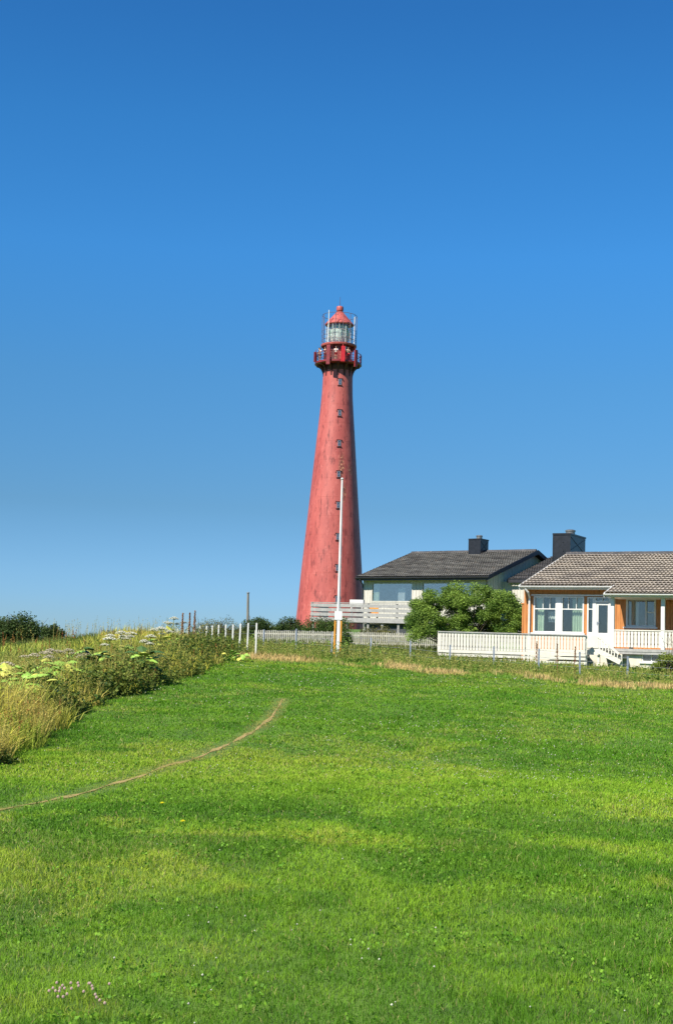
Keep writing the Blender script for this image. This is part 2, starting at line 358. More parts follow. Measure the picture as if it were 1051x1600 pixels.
# ------------------------------------------------------------------ lawn grass
def mixc(a, b, t): return a[None]*(1-t[:, None])+b[None]*t[:, None]
def lawn_colour(x, y, rs):
    n = len(x); G1 = np.array([.19, .325, .018]); G2 = np.array([.080, .195, .009]); Y1 = np.array([.33, .39, .036]); D = np.array([.42, .36, .13])
    p = .40*vnoise(x*.7+y*.12, y*.55, 1.3, 3)+.32*vnoise(x, y*.7, .42, 5)+.28*vnoise(x, y, .14, 9)
    q = .5*vnoise(x*.55+7, y*.5-x*.1, 1.9, 11)+.3*vnoise(x, y*.7, .6, 12)+.2*vnoise(x, y, .2, 13)
    c = mixc(G2, G1, np.clip((p-.37)/.22, 0, 1)); qq = np.clip((q-.52)/.16, 0, .65)[:, None]
    c = c*(1-qq)+Y1[None]*qq
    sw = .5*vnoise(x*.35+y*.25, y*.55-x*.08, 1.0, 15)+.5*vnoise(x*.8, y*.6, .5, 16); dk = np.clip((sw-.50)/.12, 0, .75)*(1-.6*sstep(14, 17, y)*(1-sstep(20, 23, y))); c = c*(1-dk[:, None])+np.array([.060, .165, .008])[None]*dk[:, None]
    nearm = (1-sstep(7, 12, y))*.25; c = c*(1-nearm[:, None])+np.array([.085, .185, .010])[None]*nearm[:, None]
    lit_band = sstep(13.5, 16.5, y+x*.2)*(1-sstep(20.5, 22.5, y)); c = c*(1-.5*lit_band[:, None])+np.array([.24, .385, .024])[None]*.5*lit_band[:, None]  # brighter light on the ground crest, put into the blade colour
    far_shade = sstep(21.5, 26, y)*(1-sstep(42, 46, y)*.5); c = c*(1-.5*far_shade[:, None])+np.array([.095, .225, .012])[None]*.5*far_shade[:, None]  # shading of the far slope, darkened into the blade colour
    c = c*rs.uniform(.65, 1.4, n)[:, None]
    dry = rs.random(n) < (.03+.07*(q > .58)); c[dry] = D*rs.uniform(.6, 1.1, dry.sum())[:, None]
    return c
def make_lawn(N=1400000, y0=4.2, y1=51):
    rs = np.random.RandomState(1)
    y = y0*np.exp(rs.uniform(0, 1, N)*math.log(y1/y0)); x = rs.uniform(-1, 1, N)*(.27*y+3.2)
    keep = (x > edge_x(y)-.25) & (y < edge_y(x)+.4); x = x[keep]; y = y[keep]
    pdm = path_dist(x, y); keep = (pdm > .09*rs.uniform(.4, 1.8, len(x))) | (rs.random(len(x)) < .55+.5*vnoise(x, y, .9, 87)+.3*(1-sstep(17, 24, y))); x = x[keep]; y = y[keep]; pdm = pdm[keep]; n = len(x)
    h = (.016+.026*rs.random(n)+.035*vnoise(x, y, .35, 21)*vnoise(x, y, 1.5, 22))*(1+.004*y)
    tuft = vnoise(x*1.3, y, .28, 24)*vnoise(x, y, 1.1, 25) > .50; h = np.where(tuft, h*1.5, h)
    h *= np.where(pdm < .2, .5, 1)
    wd = np.maximum(.0026, .00042*y)*rs.uniform(.7, 1.3, n)
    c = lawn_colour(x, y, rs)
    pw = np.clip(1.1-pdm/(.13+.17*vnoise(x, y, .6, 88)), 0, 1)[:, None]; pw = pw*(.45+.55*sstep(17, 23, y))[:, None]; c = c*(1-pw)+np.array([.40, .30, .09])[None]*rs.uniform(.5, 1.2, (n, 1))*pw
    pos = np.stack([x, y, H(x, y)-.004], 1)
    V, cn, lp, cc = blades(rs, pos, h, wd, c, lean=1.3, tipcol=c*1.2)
    o = poly_mesh('lawn_grass', V, cn, lp, MT['grass'], cc); return tag(o, 'short mown green lawn grass covering the rising slope', 'grass', kind='stuff')
make_lawn()
def lawn_weeds():
    rs = np.random.RandomState(19); N = 30000; y = 5*np.exp(rs.random(N)*math.log(30/5)); x = rs.uniform(-1, 1, N)*(.25*y+1.2)
    k = (vnoise(x, y*.8, .8, 95)*.6+vnoise(x, y, .25, 96)*.4 > .50) & (rs.random(N) < .22) & (x > edge_x(y)) & (path_dist(x, y) > .15); x = x[k]; y = y[k]; n = len(x); K = 6
    a = rs.uniform(0, 6.28, (n, K)); r = rs.uniform(.005, .035, (n, K)); px = (x[:, None]+np.cos(a)*r).ravel(); py = (y[:, None]+np.sin(a)*r).ravel()
    P = np.stack([px, py, H(px, py)+rs.uniform(.02, .055, n*K)], 1); c = mixc(np.array([.10, .24, .018]), np.array([.20, .35, .03]), rs.random(n)); c = np.repeat(c, K, 0)*rs.uniform(.7, 1.3, (n*K, 1))
    V, cn, lp, cc = leaves(rs, P, .013*rs.uniform(.7, 1.5, n*K)*(1+.03*P[:, 1]), c, .9, 1.6)
    tag(poly_mesh('clover_leaves', V, cn, lp, MT['leaf'], cc), 'low mats of clover leaves spreading among the lawn grass', 'ground cover', kind='stuff')
lawn_weeds()
# ------------------------------------------------------------------ wild vegetation on the left bank and along the fence
def veg_mesh(name, parts, label, cat):
    V, cn, lp, cc = joinparts(parts); return tag(poly_mesh(name, V, cn, lp, MT['leaf'], cc), label, cat, kind='stuff')
def stalks(rs, x, y, h, colstem, colhead, headn=10, headlen=.35, headw=.05, leaf=.018, stemw=.006):
    """thin stem with a seed head made of tiny leaves along its top"""
    n = len(x); pos = np.stack([x, y, H(x, y)-.02], 1)
    B = blades(rs, pos, h, np.full(n, stemw)*(1+.02*y), colstem, lean=.25)
    tip = B[0].reshape(n, 5, 3)[:, 4]; mid = B[0].reshape(n, 5, 3)[:, 2]
    t = rs.uniform(0, 1, (n, headn, 1)); d = (tip-mid); d /= np.linalg.norm(d, axis=1)[:, None]
    P = tip[:, None]-d[:, None]*t*headlen*h[:, None, None]+rs.normal(size=(n, headn, 3))*headw*t
    P = P.reshape(-1, 3); cl = np.repeat(colhead, headn, 0)*rs.uniform(.7, 1.3, (n*headn, 1))
    Lf = leaves(rs, P, leaf*rs.uniform(.7, 1.5, len(P))*(1+.02*P[:, 1]), cl, .5, .6)
    return [B, Lf]
def bank_points(rs, N, y0=12, y1=62, inner=0, outer=None):
    y = y0*np.exp(rs.uniform(0, 1, N)*math.log(y1/y0)); ex = edge_x(y)
    wl = -(.28*y+2.2)
    x = rs.uniform(0, 1, N)*(wl-ex)+ex-inner
    k = (wl < ex-.1)
    if outer is not None: k &= (x > ex-outer)
    return x[k], y[k]
# tall seed grasses
rs = np.random.RandomState(5)
x, y = bank_points(rs, 60000); n = len(x)
P1 = np.array([.46, .38, .085]); P2 = np.array([.27, .33, .04]); P3 = np.array([.56, .52, .07])
pn = vnoise(x, y, 1.6, 31); pn2 = vnoise(x, y, .8, 32); din = edge_x(y)-x
col = mixc(P2, P1, np.clip((pn-.3)/.4, 0, 1)); sel = pn2 > .62; col[sel] = P3
back = sstep(.9, 2.0, din)*sstep(23.5, 26, y)*(1-sstep(44, 52, y)*(x > -9)); lump = vnoise(x, y, 1.1, 33)
hh = (.22+.14*(1-sstep(22, 30, y))+.46*sstep(0, .9, din)*(.4+lump)+.28*pn)*rs.uniform(.45, 1.15, n)*(1-.72*back*(.6+.4*(y < 36)))*(1-.35*sstep(44, 50, y))*(1-.5*sstep(48, 50, y)*(x > -2.93-.286*(y-52)-2.0))
back_ = back[:, None]*.55; col = col*(1-back_)+np.array([.20, .26, .05])[None]*back_; col *= rs.uniform(.7, 1.3, n)[:, None]
pos = np.stack([x, y, H(x, y)-.02], 1)
tall = [blades(rs, pos, hh, .004+.0006*y*rs.uniform(.6, 1.3, n), col, lean=.9, tipcol=col*1.15)]
x, y = bank_points(rs, 9000); k = ~((edge_x(y)-x > 2.5) & (y > 22) & (y < 60)) | (rs.random(len(x)) < .05); k &= ~((y > 46) & (x > -2.93-.286*(y-52)-1.5)); x = x[k]; y = y[k]; n = len(x); din = edge_x(y)-x; pn = vnoise(x, y, 1.6, 31)
ch = mixc(np.array([.30, .30, .06]), np.array([.54, .43, .13]), rs.random(n)); cs = ch*.85
tall += stalks(rs, x, y, (.45+.45*sstep(0, .8, din))*rs.uniform(.8, 1.2, n)+.1*pn, cs, ch, 12, .35, .03, .016)
veg_mesh('tall_grass', tall, 'tall tan and olive seeding grass on the left bank', 'wild grass')
# leafy weeds
x, y = bank_points(rs, 34000, outer=None, inner=-.0); din = edge_x(y)-x; pn = vnoise(x, y, 1.2, 41)
k = (rs.random(len(x)) < np.where(din < 1.5, 1.0, .3)) & (pn > np.where(y < 28, .78, .36)); x = x[k]; y = y[k]; n = len(x); K = 16
hw = (.22+.75*vnoise(x, y, .9, 43)**1.5)*rs.uniform(.6, 1.2, n)*np.where((din[k] > 1.8) & (y > 25), .45, 1)*np.where(edge_x(y)-x < .25, .6, 1)
px_ = np.repeat(x, K)+rs.normal(size=n*K)*.07; py_ = np.repeat(y, K)+rs.normal(size=n*K)*.07; t = rs.random(n*K)
pz_ = H(px_, py_)+np.repeat(hw, K)*t
cg = mixc(np.array([.045, .095, .016]), np.array([.24, .27, .045]), rs.random(n)); cg = np.repeat(cg, K, 0)*rs.uniform(.6, 1.4, (n*K, 1))
leafw = leaves(rs, np.stack([px_, py_, pz_], 1), .05*rs.uniform(.6, 1.6, n*K)*(1+.006*py_), cg, .55, .3)
x2, y2 = bank_points(rs, 8000, 27, 50); d2 = edge_x(y2)-x2; k = (d2 < 1.6) & (vnoise(x2, y2, 1.5, 47) > .46); x2 = x2[k]; y2 = y2[k]; n2 = len(x2); K2 = 22
h2_ = (.35+.75*vnoise(x2, y2, 1.5, 47))*np.clip(d2[k]*1.6+.35, 0, 1)*rs.uniform(.6, 1.05, n2)
qx = np.repeat(x2, K2)+rs.normal(size=n2*K2)*.08; qy = np.repeat(y2, K2)+rs.normal(size=n2*K2)*.08; qz = H(qx, qy)+np.repeat(h2_, K2)*rs.random(n2*K2)**.7
c2 = np.repeat(mixc(np.array([.035, .08, .014]), np.array([.20, .24, .04]), rs.random(n2)), K2, 0)*rs.uniform(.6, 1.4, (n2*K2, 1))
leafw2 = leaves(rs, np.stack([qx, qy, qz], 1), .075*rs.uniform(.6, 1.5, n2*K2), c2, .6, .3)
veg_mesh('leafy_weeds', [leafw, leafw2], 'dark green leafy weeds edging the lawn along the left bank', 'weeds')
# red-brown sorrel among the bank grass, near left and midway
x1 = rs.uniform(-6.2, -4.5, 240); y1 = rs.uniform(16, 27, 240)
x2, y2 = bank_points(rs, 260, 30, 56); x = np.concatenate([x1, x2]); y = np.concatenate([y1, y2]); k = x < edge_x(y)-.05; x = x[k]; y = y[k]; n = len(x)
cr_ = mixc(np.array([.30, .10, .035]), np.array([.42, .22, .06]), rs.random(n))
veg_mesh('red_sorrel', stalks(rs, x, y, rs.uniform(.35, .75, n), cr_, cr_, 26, .55, .025, .02, .008), 'rusty red sorrel stalks among the bank grass', 'weeds')
# strip below the wire fence, and rough garden between the fences
def strip_points(rs, N, xa=-3.4, xb=17, depth=(0, 12)):
    x = rs.uniform(xa, xb, N); d = rs.uniform(depth[0], depth[1], N); return x, edge_y(x)+d, d
x, y, d = strip_points(rs, 62000); n = len(x); k = ~((y > 57) & (x > 6)); x = x[k]; y = y[k]; d = d[k]; n = len(x)
S1 = np.array([.58, .42, .17]); S2 = np.array([.15, .28, .03]); S3 = np.array([.32, .35, .06])
pn = .6*vnoise(x, y*1.2, 1.3, 51)+.4*vnoise(x, y, .5, 52)
straw = np.clip((pn-.53)/.10, 0, 1)*(1-sstep(2.2, 3.6, d))*sstep(.0, .5, d)
col = mixc(S2, S3, np.clip((vnoise(x, y, .9, 53)-.4)/.3, 0, 1)); col = col*(1-straw[:, None])+S1[None]*straw[:, None]
col *= rs.uniform(.7, 1.3, n)[:, None]
garden = sstep(5, 8, d)*(x < 6)
low = sstep(2, 6, x)
hh = .15*straw*rs.uniform(.3, 1, n)+(.06+(.18-.05*low)*sstep(1.3, 3.0, d)*vnoise(x, y, .8, 54)+(.22-.10*low)*sstep(3.5+low, 6.5, d)*vnoise(x, y, .9, 57)+.07*rs.random(n))*(1-.5*garden)
strip = [blades(rs, np.stack([x, y, H(x, y)-.01], 1), hh, .026*rs.uniform(.5, 1.3, n), col, lean=.8, tipcol=col*1.1)]
x, y, d = strip_points(rs, 3600, depth=(1.7, 8)); k = ~((y > 56.5) & (x > 6)); x = x[k]; y = y[k]; d = d[k]; n = len(x)
ch = mixc(np.array([.24, .30, .05]), np.array([.42, .38, .11]), rs.random(n))
strip += stalks(rs, x, y, rs.uniform(.25, .7, n)*(1-.25*sstep(2, 6, x)), ch*.8, ch, 9, .4, .03, .022)
veg_mesh('verge_grass', strip, 'rough verge of green weeds and straw along the wire fence', 'wild grass')
x, y, d = strip_points(rs, 4200, depth=(1.8, 9)); pn = vnoise(x, y, 1.1, 61); k = (pn > .42) & ~((y > 56.5) & (x > 6)); x = x[k]; y = y[k]; n = len(x); K = 14
dd = y-edge_y(x); hw = rs.uniform(.15, .6, n)*(.4+vnoise(x, y, 1.4, 62))*np.where(dd < 4, np.where(x < 2.5, .8, .45), np.where(x < 2, 1.25, 1))*(1-.42*sstep(2, 6, x))
px_ = np.repeat(x, K)+rs.normal(size=n*K)*.1; py_ = np.repeat(y, K)+rs.normal(size=n*K)*.1; pz_ = H(px_, py_)+np.repeat(hw, K)*rs.random(n*K)
cg = mixc(np.array([.08, .17, .025]), np.array([.20, .30, .045]), rs.random(n)); cg = np.repeat(cg, K, 0)*rs.uniform(.6, 1.4, (n*K, 1))
veg_mesh('verge_weeds', [leaves(rs, np.stack([px_, py_, pz_], 1), .075*rs.uniform(.6, 1.5, n*K), cg, .6, .3)], 'leafy green weeds growing up around the wire fence', 'weeds')
# grass beyond the fences (up to the tower), rough and dark
x = rs.uniform(-16, 8, 40000); y = 56+60*rs.random(40000)**1.5; k = ~((x > 0) & (y > 84)); x = x[k]; y = y[k]; n = len(x)
col = mixc(np.array([.07, .12, .02]), np.array([.20, .19, .05]), vnoise(x, y, 3, 71))*rs.uniform(.7, 1.3, n)[:, None]
veg_mesh('rough_grass', [blades(rs, np.stack([x, y, H(x, y)-.02], 1), rs.uniform(.15, .5, n), .035*rs.uniform(.6, 1.4, n), col, lean=.6)], 'rough uncut grass behind the fences below the lighthouse', 'wild grass')
# ------------------------------------------------------------------ shrubs
def shrub(name, label, X, Y, wd, ztop, cols, nleaf=6000, lsize=.09, seed=1, depth=None, group=None, cat='shrub', sparse=1.0, zb=None, lobes=16, flat=1.0):
    rs = np.random.RandomState(seed); rr = random.Random(seed); z0 = gz(X, Y) if zb is None else zb; h = ztop-z0; depth = depth or wd*.8
    e = empty(name, (X, Y, z0), 0, label, cat, group)
    tr = MB(); lob = []
    for i in range(lobes):
        a = 2*math.pi*i*.382+rr.uniform(-.3, .3); rad = math.sqrt((i+.5)/lobes)*.82
        cx = math.cos(a)*rad*wd*.5; cy = math.sin(a)*rad*depth*.5
        lr = min(wd, h*1.6)*rr.uniform(.15, .24); top = h*(1-.42*rad**2*flat)*rr.uniform(.82, 1.0)
        for zc in np.arange(top-lr*rr.uniform(.6, 1.5), h*.12, -lr*1.25): lob.append((cx*rr.uniform(.9, 1.08), cy*rr.uniform(.9, 1.08), zc, lr*rr.uniform(.8, 1.15)))
        b0 = Vector((cx*.12, cy*.12, -.05)); b3 = Vector((cx, cy, top-lr*.3)); b1 = b0.lerp(b3, .35)+Vector((rr.uniform(-.1, .1)*wd*.3, 0, .05*h)); b2 = b0.lerp(b3, .7)
        tr.path([b0, b1, b2, b3], .03*h**.5, .006, 6)
        for k in range(4):
            q = b1.lerp(b3, rr.random()); tr.tube(q, q+Vector((rr.uniform(-1, 1), rr.uniform(-1, 1), rr.uniform(.1, 1)))*lr, .009, .003, 5)
    tr.build('branches', MT['bark'], e)
    L = np.array(lob); wts = L[:, 3]**2; wts /= wts.sum(); idx = rs.choice(len(L), nleaf, p=wts)
    d = rs.normal(size=(nleaf, 3)); d /= np.linalg.norm(d, axis=1)[:, None]
    rad = L[idx, 3]*np.clip(rs.normal(.85, .22, nleaf), .1, 1.45)
    P = L[idx, :3]+d*rad[:, None]*np.array([1, 1, .9])
    P = P[P[:, 2] > .03]; 
    keep = (vnoise(P[:, 0]+50, P[:, 2]+P[:, 1]*.7+50, .35*min(wd, 3)**.5, seed) > .30/sparse*.8); P = P[keep]; n = len(P)
    ca, cb = np.array(cols[0]), np.array(cols[1]); lobev = np.random.RandomState(seed+9).rand(len(L))[idx][:0]
    t = np.clip(.5*vnoise(P[:, 0]+30, P[:, 2]+P[:, 1]+30, .4, seed+2)+.5*rs.random(n), 0, 1)
    c = mixc(ca, cb, t)*rs.uniform(.7, 1.3, n)[:, None]
    V, cn, lp, cc = leaves(rs, P, lsize*rs.uniform(.6, 1.4, n), c, .55, .2)
    poly_mesh('crown', V, cn, lp, MT['leaf'], cc, parent=e)
    return e
def willow(name, label, cols, seed=10):
    """loose multi-stemmed bush: arching limbs carry leafy sprays, low on the right, tallest left of the middle"""
    rs = np.random.RandomState(seed); rr = random.Random(seed); Y = 70.0; pc = at(728, 985, Y); z0 = gz(pc.x, Y); e = empty(name, (pc.x, Y, z0), 0, label, 'shrub')
    top = [(636, 955), (645, 932), (657, 920), (672, 915), (690, 914), (705, 911), (722, 908), (740, 911), (756, 910), (770, 917), (782, 925), (795, 932), (806, 937), (816, 952)]; top = [(a+7*(a > 690)+2, b) for a, b in top]
    xs = np.array([at(a, b, Y).x-pc.x for a, b in top]); zt = np.array([at(a, b, Y).z-z0 for a, b in top])
    tr = MB(); spr = []
    for i in range(205):
        x = rr.uniform(xs[0]+.1, xs[-1]-.1); zm = float(np.interp(x, xs, zt)); y = rr.uniform(-1.6, 1.6); k = 1-.25*abs(y)/1.6
        z = zm*k*rr.uniform(.15, 1.0)**.55-rr.uniform(0, .25); end = Vector((x, y, max(.15, z)))
        if i < 70:
            b0 = Vector((x*.18+rr.uniform(-.3, .3), y*.2, -.05)); b1 = b0.lerp(end, .5)+Vector((x*.08, 0, .25)); tr.path([b0, b0.lerp(b1, .5)+Vector((0, 0, .08)), b1, end], .035, .006, 5)
        spr.append((end, rr.uniform(.18, .40)))
        if rr.random() < .25: spr.append((end+Vector((rr.uniform(-.15, .15), 0, .28)), rr.uniform(.06, .12)))
    tr.build('branches', MT['bark'], e)
    P = []; Cc = []; ca, cb = np.array(cols[0]), np.array(cols[1])
    for c, r in spr:
        n = int(360*(r/.26)**2); d = rs.normal(size=(n, 3)); d /= np.linalg.norm(d, axis=1)[:, None]; q = np.array(c)+d*(r*rs.uniform(.35, 1.25, (n, 1)))*np.array([1.15, 1, .8]); P.append(q)
        tone = rs.uniform(.25, 1.0); Cc.append(mixc(ca, cb, np.clip(tone+rs.normal(size=n)*.22, 0, 1))*rs.uniform(.75, 1.25, (n, 1)))
    P = np.concatenate(P); Cc = np.concatenate(Cc); k = P[:, 2] > .03; P = P[k]; Cc = Cc[k]
    V, cn, lp, cc = leaves(rs, P, .085*rs.uniform(.6, 1.4, len(P)), Cc, .5, .2); poly_mesh('crown', V, cn, lp, MT['leaf'], cc, parent=e)
def pshrub(name, label, px, ptop, Y, wpx, cols, **k):
    p = at(px, ptop, Y); return shrub(name, label, p.x, Y, wpx*Y/F, p.z, cols, **k)
DK = ((.028, .060, .014), (.085, .125, .03)); MD = ((.045, .095, .018), (.13, .20, .035)); BR = ((.075, .155, .02), (.24, .35, .05)); OL = ((.09, .10, .025), (.22, .20, .06))
pshrub('shrub', 'wide dark green bush at the left edge behind the hogweed', 24, 960, 60, 104, DK, nleaf=16000, lsize=.09, seed=3, lobes=22, flat=.55)
pshrub('shrub', 'smaller rounded bush just right of the wide dark bush at the far left', 82, 972, 59, 36, DK, nleaf=5000, lsize=.08, seed=4, lobes=9)
pshrub('shrub', 'olive brown scrub on the crest behind the white post row', 342, 964, 74, 92, ((.09, .11, .03), (.20, .19, .06)), nleaf=9000, lsize=.06, seed=5, lobes=16, flat=.6)
pshrub('shrub', 'dark green bush beside the weathered utility pole', 402, 962, 80, 58, DK, nleaf=7000, seed=6, lobes=12, flat=.7)
pshrub('shrub', 'dark rounded bush at the left foot of the lighthouse', 452, 962, 82, 50, DK, nleaf=7000, seed=7, lobes=12, flat=.8)
pshrub('shrub', 'dense dark bush below the deck railing behind the flagpole', 516, 957, 79, 84, ((.035, .075, .016), (.10, .15, .03)), nleaf=12000, seed=8, lobes=18, flat=.8)
pshrub('shrub', 'low drooping bush hanging over the picket fence beside the flagpole', 538, 982, 73.6, 30, MD, nleaf=2500, lsize=.08, seed=18, lobes=7)
pshrub('shrub', 'low olive shrub under the deck right of the flagpole', 592, 976, 80, 80, OL, nleaf=5000, lsize=.07, seed=9, lobes=12, flat=.5)
willow('willow_bush', 'big green willow bush with loose outline in front of the dark-roofed house', ((.06, .13, .02), (.25, .36, .06)))
pshrub('shrub', 'pale green bush at the right edge below the veranda', 1043, 1019, 49.5, 52, ((.11, .17, .025), (.26, .30, .05)), nleaf=5000, lsize=.075, seed=12, lobes=10, depth=1.0)
pshrub('shrub', 'low weedy bush against the white basement below the steps', 990, 1040, 52, 60, MD, nleaf=3500, lsize=.07, seed=13, lobes=9, depth=1.0)
# bare twig shrub right edge
tw = MB(); b0 = at(1046, 1022, 52.5)
for k in range(7):
    a = rnd.uniform(-.55, .55); L_ = rnd.uniform(.7, 1.1); p = Vector((0, 0, -.3)); q = Vector((a*L_, rnd.uniform(-.1, .1), L_*.8))
    m_ = p.lerp(q, .5)+Vector((a*.1, 0, .05)); tw.path([p, m_, q], .014, .005, 5)
    for j in range(3): s_ = m_.lerp(q, rnd.random()); tw.tube(s_, s_+Vector((rnd.uniform(-.25, .25), 0, rnd.uniform(.1, .3))), .006, .003, 4)
tag(tw.build('bare_twigs', MT['polewood'], loc=b0), 'bare grey twigs rising above the pale bush at the right edge', 'shrub')
# ------------------------------------------------------------------ hogweed
def leaf_outline(L, W, lobes=5):
    pts = [(0, 0)]
    half = []
    for i in range(lobes*2+1):
        t = i/(lobes*2); r = W*math.sin(math.pi*min(.97, .12+t*.86))*(1.0 if i % 2 else .62); half.append((r, L*(.08+.92*t)))
    return [(-.02, 0)]+[(-a, b) for a, b in half]+[(0, L*1.06)]+[(a, b) for a, b in reversed(half)]+[(.02, 0)]
def make_leaf_V(L, W, az, pitch, base, droop=.35):
    o = leaf_outline(L, W, 4); vs = []
    ca, sa = math.cos(az), math.sin(az)
    for a, b in o:
        t = b/L; out = b*math.cos(pitch); z = b*math.sin(pitch)-droop*L*t*t-abs(a)*.25
        vs.append((base[0]+ca*out-sa*a, base[1]+sa*out+ca*a, base[2]+z))
    mid = []
    for k in range(7):
        t = k/6; b = L*t; out = b*math.cos(pitch); z = b*math.sin(pitch)-droop*L*t*t; mid.append((base[0]+ca*out, base[1]+sa*out, base[2]+z+.01))
    n = len(o); h = n//2; V = vs+mid; fs = []
    def near(b): return n+min(6, max(0, round(b/L*6)))
    for i in range(n-1):
        a = near(o[i][1]); c = near(o[i+1][1])
        fs.append((i, i+1, a) if a == c else (i, i+1, c, a))
    return V, fs
hog_leaf = [mat('hogweed_leaf_bright', (.32, .48, .07), .55, col2=(.18, .34, .04), scale=7), mat('hogweed_leaf_yellowed', (.60, .52, .10), .6, col2=(.34, .42, .06), scale=5), mat('hogweed_leaf_dark', (.07, .14, .025), .55, col2=(.035, .08, .015), scale=7)]
hog_stem = mat('hogweed_stem', (.20, .24, .06), .6, var=.3); hog_fl = [mat('hogweed_white_flowers', (.62, .60, .46), .8, var=.4, scale=9), mat('hogweed_faded_flowers', (.44, .38, .26), .85, var=.3, scale=9)]
def umbel_mb(r, seed):
    rr = random.Random(seed); fl = MB(); ray = MB()
    for i in range(26):
        a = i*2.4; q = math.sqrt((i+.5)/26)*r; c = Vector((math.cos(a)*q, math.sin(a)*q, r*.55-.45*q*q/r+rr.uniform(-.01, .01)))
        s_ = r*.17*rr.uniform(.8, 1.25)
        fl.lathe([(s_*.4, -s_*.3), (s_, 0), (s_*.75, s_*.35), (s_*.15, s_*.5)], 6, c); ray.tube((0, 0, 0), c, .004, .003, 3, False)
    return fl, ray
def hogweed(px, ptop, Y, nl, lm, umb=3, fm=0, label='', seed=1, lsc=1.0, hmin=None):
    rr = random.Random(seed); p = at(px, ptop, Y); z0 = gz(p.x, Y); h = max(.25, p.z-z0)
    e = empty('hogweed', (p.x, Y, z0), rr.uniform(0, 6), label, 'plant', 'hogweed plants on the left bank')
    if umb:
        st = MB(); st.path([(0, 0, -.03), (.02, 0, h*.4), (0, .01, h*.8)], .022, .014, 7)
        tops = []
        for k in range(umb):
            a = k*2.3+rr.random(); rad = 0 if k == 0 else rr.uniform(.18, .38); zt = h-.06 if k == 0 else h*rr.uniform(.78, .93)
            q = (math.cos(a)*rad, math.sin(a)*rad, zt-.08); st.path([(0, 0, h*(.5 if k else .8)), (q[0]*.6, q[1]*.6, h*.72 if k else h*.85), q], .011, .006, 5); tops.append(q)
        st.build('stem', hog_stem, e)
        for k, q in enumerate(tops):
            r = rr.uniform(.13, .17)*(1.15 if k == 0 else .9); fl, ray = umbel_mb(r, seed*7+k); u = fl.build('umbel', hog_fl[fm], e, loc=q); ray.build('rays', hog_stem, u)
    for k in range(nl):
        a = 2*math.pi*k/nl+rr.uniform(-.4, .4); zb = rr.uniform(.25, .95 if not umb else .6)*h; L = rr.uniform(.26, .48)*lsc; ba = (math.cos(a)*.12, math.sin(a)*.12, zb)
        m_ = MB(); m_.add(*make_leaf_V(L, L*.42, a, rr.uniform(-.1, 1.0), ba, rr.uniform(.2, .8))); m_.path([(0, 0, zb*.5), ba], .01, .008, 4)
        m_.build('leaf', hog_leaf[lm if rr.random() < .7 else rr.choice([0, 1])], e)
    return e
HW = [ # px, ytop, Y, leaves, leafmat, umbels, flower, label
 (252, 978, 47, 9, 0, 4, 0, 'white-flowered hogweed left of the tallest one, rising above the bank crest'),
 (272, 962, 50, 10, 0, 6, 0, 'tallest hogweed with wide white umbels beside the rusty dock stalks'),
 (190, 984, 42, 6, 0, 4, 0, 'white-flowered hogweed standing out on the skyline midway along the bank'),
 (206, 985, 43, 5, 0, 3, 0, 'white-flowered hogweed immediately right of the midway skyline one'),
 (236, 989, 40, 8, 2, 3, 0, 'creamy hogweed in front of the tallest hogweed, left of the white post row'),
 (172, 993, 38, 6, 0, 2, 0, 'short pale-flowered hogweed left of the skyline pair'),
 (55, 1018, 36, 6, 0, 3, 1, 'faded brownish hogweed lowest on the left, over the bright leaf patch'),
 (80, 1012, 40, 6, 2, 4, 1, 'faded pinkish hogweed cluster in front of the small round bush'),
 (108, 1011, 41, 6, 0, 3, 1, 'greyish hogweed at the dip where sky meets the bank'),
 (132, 1016, 37, 8, 2, 2, 1, 'faded hogweed with dark leaves right of the sky dip'),
 (12, 1032, 31, 8, 1, 1, 1, 'seeding hogweed at the left picture edge over yellowing leaves'),
 (15, 1042, 28.5, 11, 1, 0, 0, 'flowerless hogweed with yellowing leaves at the left picture edge'),
 (45, 1040, 29.5, 12, 0, 0, 0, 'flowerless bright green hogweed in the middle of the left leaf patch'),
 (75, 1036, 31, 12, 0, 0, 0, 'flowerless lime green hogweed right of the middle of the leaf patch'),
 (100, 1034, 33, 11, 0, 0, 0, 'flowerless hogweed at the right end of the left leaf patch'),
 (30, 1056, 27, 10, 0, 0, 0, 'flowerless hogweed lowest at the front of the left leaf patch'),
 (62, 1056, 28, 9, 1, 0, 0, 'orange-tinged flowerless hogweed at the front right of the leaf patch'),
 (150, 1012, 36, 10, 2, 0, 0, 'dark-leaved flowerless hogweed below the skyline pair'),
 (225, 1016, 37, 10, 2, 0, 0, 'dark-leaved flowerless hogweed right of the midway grasses'),
 (358, 1016, 48, 3, 0, 0, 0, 'low leafy hogweed below the right end of the white post row'),
 (380, 1021, 49, 3, 0, 0, 0, 'low leafy hogweed beside the front white post'),
]
for i, a in enumerate(HW): hogweed(*a[:3], a[3] if a[5] else a[3]*2+4, *a[4:7], label=a[7], seed=100+i, lsc=1.0 if a[5] else (.62 if a[0] > 350 else 1.12))
